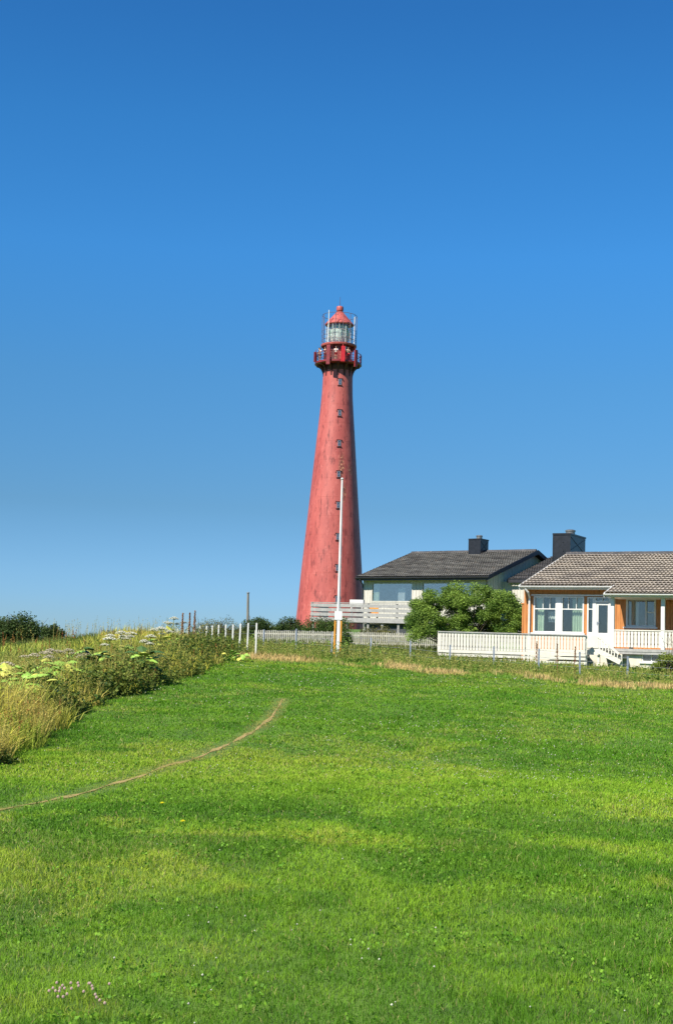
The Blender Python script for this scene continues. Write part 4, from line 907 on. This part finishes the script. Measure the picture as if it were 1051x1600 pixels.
# veranda
uv0 = px2u(955.5, -1.5); vv0 = -1.5
h1.box('veranda_floor', MT['greyrail'], uv0-.05, UR, vv0-.08, -.03, floorz-.12, floorz)
h1.box('veranda_beam', MT['greyrail'], uv0-.05, UR, vv0-.06, vv0+.05, floorz-.22, floorz-.123)
for px in (956.3, 1035, 1118):
    u_ = px2u(px, vv0); h1.box('veranda_post', MT['trim'], u_-.075, u_+.075, vv0-.05, vv0+.09, floorz, zeL-SL*1.3-.1)
h1.box('veranda_lintel', MT['trim'], uv0, UR, vv0+.0, vv0+.08, zeL-SL*1.3-.12, zeL-SL*1.3-.0)
def board_rail(mb, a, b, z0, z1, sp=.14, gap=.026, th=.022, nb=None):
    """railing boards with fretted edges, a and b are 2-D points (local)"""
    a = Vector((*a, 0)); b = Vector((*b, 0)); L = (b-a).length; d = (b-a)/L; nn = Vector((d.y, -d.x, 0)); n = int(L/sp)
    for i in range(n):
        c = a+d*(i+.5)*L/n; hw = (L/n-gap)/2; h = z1-z0; out = []
        prof_ = [(1, 0), (1, .14), (.8, .2), (1, .3), (.93, .5), (1, .7), (.8, .8), (1, .86), (1, 1)]
        for s_, lst in ((1, prof_), (-1, prof_[::-1])):
            for w_, t in lst: p = c+d*hw*w_*s_; out.append((p.x, p.y, z0+h*t))
        mb.prism(out, nn*th)
rb = MB(); zr1 = h1.fp(956, 983.5, vv0)[1]
ulist = [px2u(958, vv0), px2u(1033, vv0), px2u(1037.2, vv0), UR]
board_rail(rb, (ulist[0], vv0), (ulist[1], vv0), floorz+.06, zr1-.05); board_rail(rb, (ulist[2], vv0), (ulist[3], vv0), floorz+.06, zr1-.05)
rl_ = rb.build('railing_boards', MT['white'], E)
h1.box('handrail', MT['white'], uv0+.08, UR, vv0-.05, vv0+.06, zr1-.045, zr1); 
# basement
bz = wall_mb(uv0-.2, UR-.2, -.6, floorz-.24, [(px2u(1001, vv0), px2u(1031, vv0), h1.fp(1010, 1034.5, vv0)[1], h1.fp(1010, 1020.5, vv0)[1])], vv0+.1, .2)
bz.build('basement_wall', MT['plaster'], E)
bwin = (px2u(1001, vv0), px2u(1031, vv0), h1.fp(1010, 1034.5, vv0)[1], h1.fp(1010, 1020.5, vv0)[1])
window(h1, 'basement_window', bwin[0]+.004, bwin[1]-.004, bwin[2], bwin[3]-.004, vv0+.16, vb=((bwin[0]+bwin[1])/2,), fw=.05)
h1.box('basement_sill', MT['trim'], bwin[0]-.08, bwin[1]+.08, vv0+.02, vv0+.098, bwin[2]-.06, bwin[2]-.004)
h1.box('basement_return', MT['plaster'], uv0-.2, uv0-.05, vv0+.31, .0, -.6, floorz-.24)
h1.box('foundation', MT['plaster'], .02, uv0-.21, -.05, -.024, -.3, floorz-.08)
# small orange side shed face left of the corner
us_, _ = h1.fp(814.8, 960, .8); sw = MB(); zt2 = h1.fp(816, 944, .8)[1]
sw.box(us_, -.03, .8, 2.6, 0, zt2)
for k in range(2): sw.box(us_+.05+k*.12, us_+.08+k*.12, .778, .799, 0, zt2)
sw.build('side_shed', MT['orange'], E); h1.box('shed_top', MT['orange'], us_-.03, -.005, .76, 2.65, zt2+.002, zt2+.05)
# chimney
def chimney(H_, u0, v0, w_, d_, zb_, zt2, capr, xb=True):
    mb = MB().box(u0, u0+w_, v0, v0+d_, zb_, zt2); mb.box(u0-.03, u0+w_+.03, v0-.03, v0+d_+.03, zt2-.05, zt2+.03)
    for q in (0, w_): mb.box(u0+q-.02, u0+q+.02, v0-.02, v0+.02, zb_, zt2-.055)
    h_ = zt2-zb_
    mb.bar((u0, v0-.008, zt2-.1), (u0+w_, v0-.008, zt2-h_*.9), .02, .03); mb.bar((u0+w_+.008, v0, zt2-.1), (u0+w_+.008, v0+d_, zt2-h_*.6), .02, .03); mb.bar((u0+w_+.008, v0, zt2-h_*.6), (u0+w_+.008, v0+d_, zt2-.1), .02, .028)
    for q in (.3, .62): mb.lathe([(.03, 0), (.03, .01)], 8, (u0+w_*.6, v0, zt2-h_*q)) 
    c_ = mb.build('chimney', MT['black'], H_.e)
    MB().lathe([(capr, 0), (capr, .16), (capr*1.12, .17), (capr*1.12, .24), (capr*.8, .27)], 20, (u0+w_*.55, v0+d_*.5, zt2+.03)).build('flue_cap', MT['steelcap'], c_, smooth=True); return c_
# the chimney front face bottom sits on the roof where the image shows it
for vt in np.arange(0, 6, .05):
    if h1.fp(866, 875.5, vt)[1] <= zeL+SL*(vt+.55): vch = vt
u0_, _ = h1.fp(863.5, 850, vch); u1_, _ = h1.fp(890, 850, vch); zt3 = h1.fp(876, 834, vch)[1]
print('vch', vch, 'w', u1_-u0_)
DCH = 1
for dd in np.arange(.3, 3, .05):
    p = h1.o+h1.u*u1_+h1.v*(vch+dd)+Vector((0, 0, zt3)); d = p-Vector((0, 0, CAMZ)); pxx = CX+F*d.dot(cr)/d.dot(fwd)
    if pxx < 914: DCH = dd
chimney(h1, u0_, vch, u1_-u0_, DCH, zeL+SL*(vch+.55)-.45, zt3, .22)
# ------------------------------------------------------------------ terrace in front of the orange house
ta = at(685.3, 986, 58.2); tb2 = at(914.5, 992.3, 56.9); tang = math.atan2(tb2.y-ta.y, tb2.x-ta.x); TL = math.hypot(tb2.x-ta.x, tb2.y-ta.y); tzb = 1.3
te = empty('terrace', (ta.x, ta.y, tzb), tang, 'long white fretwork terrace railing with slatted skirt before the orange house', 'terrace')
zt4 = ta.z-tzb; slope_t = (tb2.z-ta.z)/TL; zf = zt4-.78
m_ = MB(); board_rail(m_, (0, 0), (TL, 0), zf+.04, zt4-.05, sp=.125, gap=.022); m_.build('railing_boards', MT['white'], te)
MB().box(-.04, TL+.04, -.06, .05, zt4-.045, zt4).build('handrail', MT['greyrail'], te)
MB().box(-.02, TL, -.05, .03, zf-.09, zf+.03).build('fascia', MT['white'], te)
MB().box(0, TL, .04, 3.4, zf-.06, zf).build('floor', MT['greyrail'], te)
m_ = MB()
for k in range(4): m_.box(0, TL, -.035+.003*k, -.01, zf-.24-k*.17, zf-.13-k*.17)
m_.build('skirt_boards', MT['white'], te)
for k in range(6): q = TL*k/5; MB().box(q-.05, q+.05, .035, .13, -.6, zt4-.047).build('post', MT['white'], te)
# ------------------------------------------------------------------ steps
vs_ = -2.5; zst = floorz
la = h1.fp(915.5, 1000, vs_)[0]; lb = h1.fp(934, 1000, vs_)[0]; lc = h1.fp(967, 1020, vs_)[0]; zlow = h1.fp(967, 1031, vs_)[1]
st = empty('entrance_steps', h1.o+h1.u*la+h1.v*vs_, -A1, 'short white stairway with landing between terrace and veranda', 'steps')
W = lb-la; W2 = lc-la
MB().box(0, W, 0, 2.4, zst-.08, zst).build('landing', MT['greyrail'], st)
MB().box(0, W+.02, -.03, -.005, zst-.02, h1.fp(925, 992.5, vs_)[1]).box(0, W+.02, -.03, -.005, zst-.30, zst-.05).build('landing_panel', MT['white'], st)
nst = 4
for k in range(nst):
    a = W+(W2-W)*k/nst; z = zst-(zst-zlow)*(k+1)/(nst+1); MB().box(a+.01, a+(W2-W)/nst+.05, .02, 1.2, z-.045, z).build('tread', MT['grey'], st)
for vv in (-.02, 1.22): MB().bar((W-.02, vv, zst-.12), (W2+.05, vv, zlow-.1), .04, .2).build('stringer', MT['white'], st)
zt5 = h1.fp(933.5, 994, vs_)[1]; zt6 = h1.fp(966.5, 1022, vs_)[1]
MB().bar((W, -.05, zt5), (W2, -.05, zt6), .05, .09).build('handrail', MT['white'], st)
m_ = MB()
for k in range(7):
    t = (k+.6)/7.2; uu = W+(W2-W)*t; m_.box(uu-.022, uu+.022, -.045, -.02, zst+(zlow-zst)*t-.1, zt5+(zt6-zt5)*t)
m_.build('balusters', MT['white'], st)
MB().bar((.0, .02, zst-.35), (W+.1, -.1, zst-1.0), .05, .14).build('brace', MT['grey'], st)
for (a, z2) in ((0, zst-.09), (W-.05, zst-.09), (W2, zt6)): MB().box(a, a+.09, .06, .15, -.6, z2).build('post', MT['white'], st)
# ------------------------------------------------------------------ the dark-roofed house
A2 = R(34); e0 = at(762, 900, 87.6); GZ2 = 2.9
h2 = House('white_house', e0.x, e0.y, GZ2, A2, 'white boarded house with dark tiled roof and wide picture windows', 'house')
ev = at(762, 900, 87.6).z-GZ2; u_l = h2.fp(557, 900, 0)[0]; SL2 = .305; V2 = 7.0
# origin = front right eave corner; walls set back
uw0 = h2.fp(566.5, 930, .6)[0]; uw1 = -.45; vw = .6; zw = ev+SL2*vw-.12; dz2 = at(600, 968, 86).z-GZ2
def p2(px, py, v=vw): return h2.fp(px, py, v)
ops = []
for a, b in ((580.5, 644.5), (659, 742)):
    ops.append((p2(a, 925)[0], p2(b, 925)[0], p2(610, 940.5)[1], p2(610, 910.5)[1]))
wall_mb(uw0, uw1, dz2-.1, zw, ops, vw, .18, bat=.22, bw=.04).build('wall', MT['whitehouse'], h2.e)
h2.box('basement_wall', mat('shade_dark_basement', (.05, .055, .06), .8), uw0+.1, uw1-.2, vw+.3, vw+.45, -.8, dz2-.12)  # near-black colour stands in for shade in the void under the deck
gw = MB(); P = [(uw1-.15, vw+.18, -.5), (uw1-.15, 13.4, -.5), (uw1-.15, 13.4, zw), (uw1-.15, V2, ev+SL2*V2-.15), (uw1-.15, vw+.18, zw+.05)]
gw.prism(P, (.15, 0, 0))
for k in range(56): 
    vv = vw+.3+k*.22
    if vv < 13: gw.box(uw1+.001, uw1+.025, vv, vv+.04, -.4, ev+SL2*(vv if vv < V2 else 2*V2-vv)-.16)
gw.build('gable_wall', MT['whitehouse'], h2.e)
P = [(uw0, vw+.18, -.5), (uw0, 13.4, -.5), (uw0, 13.4, zw), (uw0, V2, ev+SL2*V2-.15), (uw0, vw+.18, zw+.05)]; MB().prism(P, (.15, 0, 0)).build('left_wall', MT['whitehouse'], h2.e)
h2.box('back_wall', MT['whitehouse'], uw0+.15, uw1-.16, 13.2, 13.4, -.5, zw)
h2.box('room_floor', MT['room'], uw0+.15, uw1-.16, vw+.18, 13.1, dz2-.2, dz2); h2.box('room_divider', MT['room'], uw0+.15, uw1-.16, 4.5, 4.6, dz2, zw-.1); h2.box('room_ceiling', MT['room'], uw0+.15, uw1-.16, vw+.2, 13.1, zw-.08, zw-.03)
for i, o in enumerate(ops):
    window(h2, 'picture_window', o[0], o[1], o[2], o[3], vw, fw=.06, glass='glass2', m_='whitehouse', vb=() if i == 0 else (o[0]+1.9,))
curtain(h2, ops[0][0]+.06, p2(591, 925)[0], ops[0][2], ops[0][3], vw+.12); curtain(h2, p2(620, 925)[0], p2(631, 925)[0], ops[0][2]+.05, p2(610, 918)[1], vw+.14, 'curtain_w'); curtain(h2, p2(735, 925)[0], p2(741, 925)[0], ops[0][2], ops[0][3], vw+.3)
tiled_roof(h2, 'roof', u_l, 0, 0, V2, ev, SL2, MT['tile2'])
tiled_roof(h2, 'rear_roof', u_l, 0, 14, V2, ev, SL2, MT['tile2'], flip=-1)
zr2 = ev+SL2*V2; rd = MB()
for k in range(int(-u_l/.4)): a = u_l+k*.4; rd.tube((a, V2, zr2+rnd.uniform(-.006, .006)), (a+.43, V2, zr2+.015), .13, .115, 8)
rd.build('ridge_tiles', MT['tile3'], h2.e)
gt = MB(); gt.box(u_l, 0, 0, .03, ev-.24, ev-.02); P = []
for i in range(11): q = math.pi*i/10; P.append((u_l-.05, -.075-.07*math.cos(q), ev-.05-.08*math.sin(q)))
gt.prism(P, (-u_l+.1, 0, 0)); gt.build('gutter', MT['blacktrim'], h2.e)
h2.box('soffit', MT['whitehouse'], u_l+.05, -.05, .035, vw-.03, ev-.14, ev-.10)
for uu in (u_l-.03, -.005):
    P = [(uu, -.02, ev-.22), (uu, V2, zr2-.22), (uu, 14.02, ev-.22), (uu, 14.02, ev+.04), (uu, V2, zr2+.06), (uu, -.02, ev+.04)]; MB().prism(P, (.045, 0, 0)).build('bargeboard', MT['blacktrim'], h2.e)
# downpipe at left corner
MB().path([(u_l+.3, -.05, ev-.15), (uw0+.05, vw-.1, ev-.5), (uw0+.05, vw-.1, .2)], .045, .045, 8).build('downpipe', MT['blacktrim'], h2.e)
# chimney on the ridge
vch2 = 6.2; cu0 = h2.fp(732, 850, vch2)[0]; cu1 = h2.fp(750, 850, vch2)[0]; chimney(h2, cu0, vch2, cu1-cu0, 1.15, zr2-.6, h2.fp(745, 842, vch2)[1], .2)
# lower wing against the gable
va = 2.5; uW, zW = h2.fp(790, 905.5, va) ; slw = .30; uW = max(uW, .06)
print('wing', uW, zW, 'ev', ev)
tiled_roof(h2, 'wing_roof', .05, 5.2, va, va+7.0, zW, slw, MT['tile3'])
tiled_roof(h2, 'wing_rear_roof', .05, 5.2, va+11, va+7.0, zW+slw*3.0, slw, MT['tile3'], flip=-1)
h2.box('wing_fascia', MT['blacktrim'], .05, 5.2, va-.03, va+.02, zW-.2, zW+.0)
wall_mb(uw1+.01, 5.0, -.5, zW-.1, [], va+.4, .15, bat=.22, bw=.04).build('wing_wall', MT['whitehouse'], h2.e)
h2.box('wing_side_wall', MT['whitehouse'], 4.85, 5.0, va+.56, va+10.8, -.5, zW-.05)
# ------------------------------------------------------------------ deck of the dark-roofed house
dA = at(486, 940.5, 84.5); dB = at(665, 943.5, 82.3); dang = math.atan2(dB.y-dA.y, dB.x-dA.x); DL = math.hypot(dB.x-dA.x, dB.y-dA.y); dg0 = 2.5
dk = empty('deck', (dA.x, dA.y, dg0), dang, 'raised grey timber deck with horizontal board railing beside the lighthouse', 'deck')
zt7 = dA.z-dg0; sc = 84.5/F
m_ = MB()
for k in range(4): m_.box(0, DL, -.03, -.005, zt7-.08-5.0*sc-k*7.0*sc, zt7-.08-k*7.0*sc)
m_.build('railing_boards', MT['greyrail'], dk)
MB().box(-.03, DL, -.05, .09, zt7-.04, zt7).build('handrail', MT['greyrail'], dk)
zfl = zt7-29.5*sc; MB().box(0, DL, -.04, -.004, zfl-.03, zfl+.16).build('fascia', MT['greyrail'], dk); MB().box(0, DL, 0, 3.4, zfl+.01, zfl+.07).build('floor', MT['grey'], dk)
for q in np.arange(0.03, DL, 1.75): MB().box(q, q+.09, 0, .09, zfl+.075, zt7-.045).build('railing_post', MT['greyrail'], dk)
for px in (487.5, 542, 574.5, 596.5, 621.5, 650):
    q = (px-486)/(665-486)*DL; MB().box(q, q+.13, .06, .19, -.8, zfl).build('support_post', MT['grey'], dk)
sm2 = MB()   # railing on the left side
for k in range(4): sm2.box(-.03, -.005, .0, 3.4, zt7-.08-5.0*sc-k*7.0*sc, zt7-.08-k*7.0*sc)
sm2.build('side_railing_boards', MT['greyrail'], dk)
# things on the deck
def on_deck(px, back, z=None):
    q = (px-486)/(665-486)*DL; c, s_ = math.cos(dang), math.sin(dang); return Vector((dA.x+c*q-s_*back, dA.y+s_*q+c*back, dg0+zfl+.07))
fb = empty('flower_box', on_deck(555, .5), dang, 'white planter box standing tall behind the deck railing near the tower', 'planter')
MB().box(-.42, .42, -.15, .15, 1.0, 1.26).build('box', MT['trim'], fb); MB().box(-.36, -.3, -.1, .1, 0, .999).build('leg', MT['trim'], fb); MB().box(.3, .36, -.1, .1, 0, .999).build('leg', MT['trim'], fb)
ch = empty('deck_chair', on_deck(578, .9), dang+.2, 'orange wooden chair behind the deck railing under the picture window', 'chair')
MB().box(-.28, .28, -.25, .25, .42, .46).build('seat', MT['ochre'], ch); MB().box(-.28, .28, .24, .28, .5, .95).build('backrest', MT['ochre'], ch)
for (a, b) in ((-.25, -.22), (.22, -.22), (-.25, .22), (.22, .22)): MB().box(a-.02, a+.03, b-.02, b+.03, 0, .42).build('leg', MT['ochre'], ch)
# ------------------------------------------------------------------ fences
pa = at(398, 984, 76); pb = at(692, 990, 73.5); PL = math.hypot(pb.x-pa.x, pb.y-pa.y); pang = math.atan2(pb.y-pa.y, pb.x-pa.x); pg = gz(pa.x, pa.y)-.1
pf_ = empty('picket_fence', (pa.x, pa.y, pg), pang, 'low weathered white picket fence running in front of the deck', 'fence')
sl3 = (pb.z-pa.z)/PL; m_ = MB(); n = int(PL/.105)
for k in range(n):
    q = k*PL/n; zt_k = (pa.z-pg)+sl3*q+rnd.uniform(-.02, .02); w_ = .05; tl_ = rnd.uniform(-.006, .006); zb_k = gz(pa.x+math.cos(pang)*q, pa.y+math.sin(pang)*q)-pg+.02
    m_.prism([(q, 0, zb_k), (q+w_, 0, zb_k), (q+w_+tl_, 0, zt_k-.03), (q+w_/2+tl_, 0, zt_k), (q+tl_, 0, zt_k-.03)], (0, -.02, 0))
MT['picket'] = mat('weathered_picket_paint', (.52, .49, .40), .7, var=.35, scale=9)
m_.build('pickets', MT['picket'], pf_)
for dz in (.18, .6): MB().bar((0, .022, pa.z-pg-dz), (PL, .022, pb.z-pg-dz), .035, .07).build('rail', MT['picket'], pf_)
for k in range(8): q = PL*k/7.001; MB().box(q, q+.08, .042, .12, -.4, pa.z-pg+sl3*q-.05).build('post', MT['grey'], pf_)
# galvanised wire fence
WP = [(412.5, 984), (463, 983), (518.5, 988), (579.5, 997), (641, 1001.5), (703, 1008), (771, 1010.5), (841.5, 1014), (905, 1019), (980, 1026), (1062, 1032)]
base = at(412, 1010, 56); wf = empty('wire_fence', (base.x, base.y, gz(base.x, base.y)), 0, 'wire fence on thin grey steel posts along the top of the lawn', 'fence')
tops = []
for px, py in WP:
    Yp = 56.5-(px-401)/(980-401)*8.6; p = at(px, py, Yp); o = wf.location; tops.append(p-o); m_ = MB(); zb_k = gz(p.x, p.y)-.3-o.z; q = p-o
    lean = rnd.uniform(-.02, .02); m_.bar((q.x-lean, q.y, zb_k), (q.x, q.y, q.z), .055, .055, up=(0, 1, 0)); m_.box(q.x-.035, q.x+.035, q.y-.035, q.y+.035, q.z+.002, q.z+.014); m_.build('fence_post', MT['steel'], wf)
m_ = MB()
for a, b in zip(tops[:-1], tops[1:]):
    for dz in (.04, .28, .52, .74):
        mid = (a+b)/2-Vector((0, 0, .015)); A_ = Vector((a.x, a.y-.035, a.z-dz)); B_ = Vector((b.x, b.y-.035, b.z-dz)); Mm = Vector((mid.x, mid.y-.035, mid.z-dz)); m_.tube(A_, Mm, .0045, None, 4, False); m_.tube(Mm, B_, .0045, None, 4, False)
m_.build('wires', MT['wire'], wf)
# white post row receding left
base = at(401, 1015, 52); wpf = empty('post_fence', (base.x, 52, gz(base.x, 52)), 0, 'receding row of short white wooden posts over the bank crest', 'fence')
WPX = [(401, 973, 1014), (388, 973), (376, 974), (364.3, 975.3), (353, 975.5), (342, 976.2), (332, 977), (323, 977.6), (312.5, 978.6), (303.5, 979.3), (294.5, 980.2), (286, 981), (278, 982), (270, 982.5), (262, 984)]
prev = None; wm = MB()
for i, t in enumerate(WPX):
    Yp = 52+1.57*i; p = at(t[0], t[1], Yp); q = p-wpf.location; zb_k = gz(p.x, Yp)-.2-wpf.location.z; wd2 = .055 if i < 2 else .06; ln = rnd.uniform(-.015, .02)
    MB().prism([(q.x-wd2/2-ln, q.y-.04, zb_k), (q.x+wd2/2-ln, q.y-.04, zb_k), (q.x+wd2/2, q.y-.04, q.z-.02), (q.x, q.y-.04, q.z), (q.x-wd2/2, q.y-.04, q.z-.02)], (0, .08, 0)).build('post', MT['trim'], wpf)
    if prev is not None:
        for dz in (.12, .4): wm.tube(prev-Vector((0, 0, dz)), q-Vector((0, 0, dz)), .004, None, 4, False)
    prev = q.copy()
wm.build('wires', MT['wire'], wpf)
# ------------------------------------------------------------------ flagpole and utility pole
fpY = 54.0; b_ = at(526.3, 1015, fpY); t_ = at(534.3, 749, fpY); gzf = gz(b_.x, fpY)
fp = empty('flagpole', (b_.x, fpY, gzf), 0, 'slim white flagpole held between ochre-sided white boards', 'flagpole')
q0 = at(527, 1004, fpY)-fp.location; q1 = t_-fp.location
MB().path([q0, q0.lerp(q1, .5), q1], .058, .032, 12).build('pole', MT['flagwhite'], fp, smooth=True)
MB().lathe([(.02, -.03), (.055, 0), (.06, .03), (.03, .06)], 12, q1).build('finial', MT['flagwhite'], fp, smooth=True)
zt8 = at(528, 955.5, fpY).z-gzf
for sx in (-1, 1):
    x0 = q0.x+(-.145 if sx < 0 else .085); MB().box(x0, x0+.06, -.09, .09, -.1, zt8).build('support_board', MT['ochre'], fp)
MB().box(q0.x-.145, q0.x+.145, -.12, -.093, zt8-.32, zt8+.01).build('cover_board', MT['flagwhite'], fp); MB().box(q0.x-.04, q0.x+.075, -.105, -.075, .05, zt8-.325).build('face_board', MT['flagwhite'], fp)
MB().tube((q0.x-.16, 0, .75), (q0.x+.16, 0, .75), .014, None, 8).tube((q0.x-.16, 0, .3), (q0.x+.16, 0, .3), .014, None, 8).build('bolts', MT['steel'], fp)
hal = MB().tube(q0+Vector((.07, -.08, .9)), q1+Vector((.03, -.03, -.02)), .004, None, 4, False); hal.build('halyard', MT['flagwhite'], fp)
ub = at(387, 972, 95); ut = at(387.6, 927, 95)
up_ = empty('utility_pole', (ub.x, 95, gz(ub.x, 95)), 0, 'weathered wooden pole standing alone left of the lighthouse', 'pole'); o = up_.location
MB().path([(0, 0, -.2), ub-o, ut-o], .105, .075, 10).build('pole', MT['polewood'], up_, smooth=True); MB().lathe([(.1, 0), (.11, .05), (.02, .1)], 10, ut-o).build('pole_cap', MT['steel'], up_)
MB().tube((ut-o)+Vector((.16, -.02, -1.5)), (ub-o)+Vector((.18, -.02, 0)), .02, None, 5).build('cable_pipe', MT['polewood'], up_)
# ------------------------------------------------------------------ flowers in the lawn
clm = mat('clover_flower', (.52, .44, .38), .9, col2=(.42, .25, .21), scale=60); clg = mat('clover_stalk', (.10, .2, .03), .7); dym = mat('dandelion_yellow', (.85, .75, .02), .8, var=.15, scale=50)
def head_mb(r):
    mb = MB(); n = 7
    for ring, (zz, k) in enumerate(((-.35, .75), (.1, 1), (.55, .8), (.9, .35))):
        for i in range(n):
            a = 2*math.pi*(i+ring*.5)/n; c = Vector((math.cos(a)*r*k*.75, math.sin(a)*r*k*.75, zz*r)); s_ = r*.36
            mb.add([c+Vector((s_, 0, 0)), c+Vector((0, s_, 0)), c-Vector((s_, 0, 0)), c-Vector((0, s_, 0)), c+Vector((0, 0, s_*1.3)), c-Vector((0, 0, s_))], [(0, 1, 4), (1, 2, 4), (2, 3, 4), (3, 0, 4), (1, 0, 5), (2, 1, 5), (3, 2, 5), (0, 3, 5)])
    return mb
def clover(p, label):
    e = empty('clover_flower', p, rnd.uniform(0, 6), label, 'flower', 'clover heads at the bottom left of the lawn')
    MB().tube((0, 0, 0), (0, 0, .055), .0012, None, 4).build('stalk', clg, e); head_mb(.0066).build('flower_head', clm, e, loc=(0, 0, .06)); return e
pc = clover(ground_hit(93, 1566), 'small pinkish white clover head in the cluster at the lawn bottom left')
pts_c = [(88, 1558), (92, 1572), (97, 1562), (100, 1570), (90, 1580), (98, 1580), (110, 1559), (111, 1569), (121, 1561), (122, 1564), (138, 1560), (140, 1562), (143, 1566), (148, 1580), (150, 1583), (155, 1588), (170, 1562), (82, 1569), (86, 1574), (104, 1577), (130, 1572), (163, 1590), (144, 1571), (76, 1572)]
for a in pts_c:
    r = pc.copy(); C.objects.link(r); r.location = ground_hit(*a)
    for ch_ in pc.children: c = ch_.copy(); C.objects.link(c); c.parent = r
def dandelion(px, py, label):
    e = empty('dandelion', ground_hit(px, py), 0, label, 'flower'); MB().tube((0, 0, 0), (0, 0, .07), .002, None, 4).build('stalk', clg, e); mb = MB()
    for ring in range(3):
        for i in range(14):
            a = 2*math.pi*(i+.5*ring)/14; r = .026-.007*ring; mb.add([(0, 0, 0), (math.cos(a-.15)*r, math.sin(a-.15)*r, .004+.005*ring), (math.cos(a+.15)*r, math.sin(a+.15)*r, .004+.005*ring)], [(0, 1, 2)])
    mb.build('petals', dym, e, loc=(0, 0, .07))
dandelion(285, 1297, 'yellow dandelion nearer the camera of the two in the left lawn'); dandelion(253, 1267, 'yellow dandelion farther up the left lawn toward the trodden path')
# the countless clover flecks over the rest of the slope
rs = np.random.RandomState(77); N = 26000; y = 6*np.exp(rs.random(N)*math.log(46/6)); x = rs.uniform(-1, 1, N)*(.25*y+1)
dens = np.clip(vnoise(x*.6, y, 1.6, 91)-.5, 0, 1)*2.2+.05+.9*np.exp(-((y-23)/3.5)**2)*np.exp(-((x-2.5)/3.2)**2)+.35*np.exp(-((y-15)/.9)**2)*(x > 0)
k = (rs.random(N) < dens*.20*(.12+.88*sstep(11, 19, y))) & (x > edge_x(y)) & (y < edge_y(x)) & (path_dist(x, y) > .2); x = x[k]; y = y[k]; n = len(x); r = .0065*rs.uniform(.5, 1.2, n)*np.maximum(1, y/15); z = H(x, y)+.05+.0006*y
c = np.stack([x, y, z], 1); off = np.array([(1, 0, 0), (0, 1, 0), (-1, 0, 0), (0, -1, 0), (0, 0, 1), (0, 0, -1)])
V = (c[:, None]+off[None]*r[:, None, None]).reshape(-1, 3); fa = np.array([(0, 1, 4), (1, 2, 4), (2, 3, 4), (3, 0, 4), (1, 0, 5), (2, 1, 5), (3, 2, 5), (0, 3, 5)])
lp = ((np.arange(n)*6)[:, None, None]+fa[None]).ravel(); cc = np.repeat(np.array([[.66, .66, .5]])*rs.uniform(.7, 1.1, (n, 1)), 6, 0)
tag(poly_mesh('clover_flecks', V, np.full(n*8, 3), lp, MT['leaf'], cc), 'countless tiny white clover flowers scattered through the lawn', 'flowers', kind='stuff')
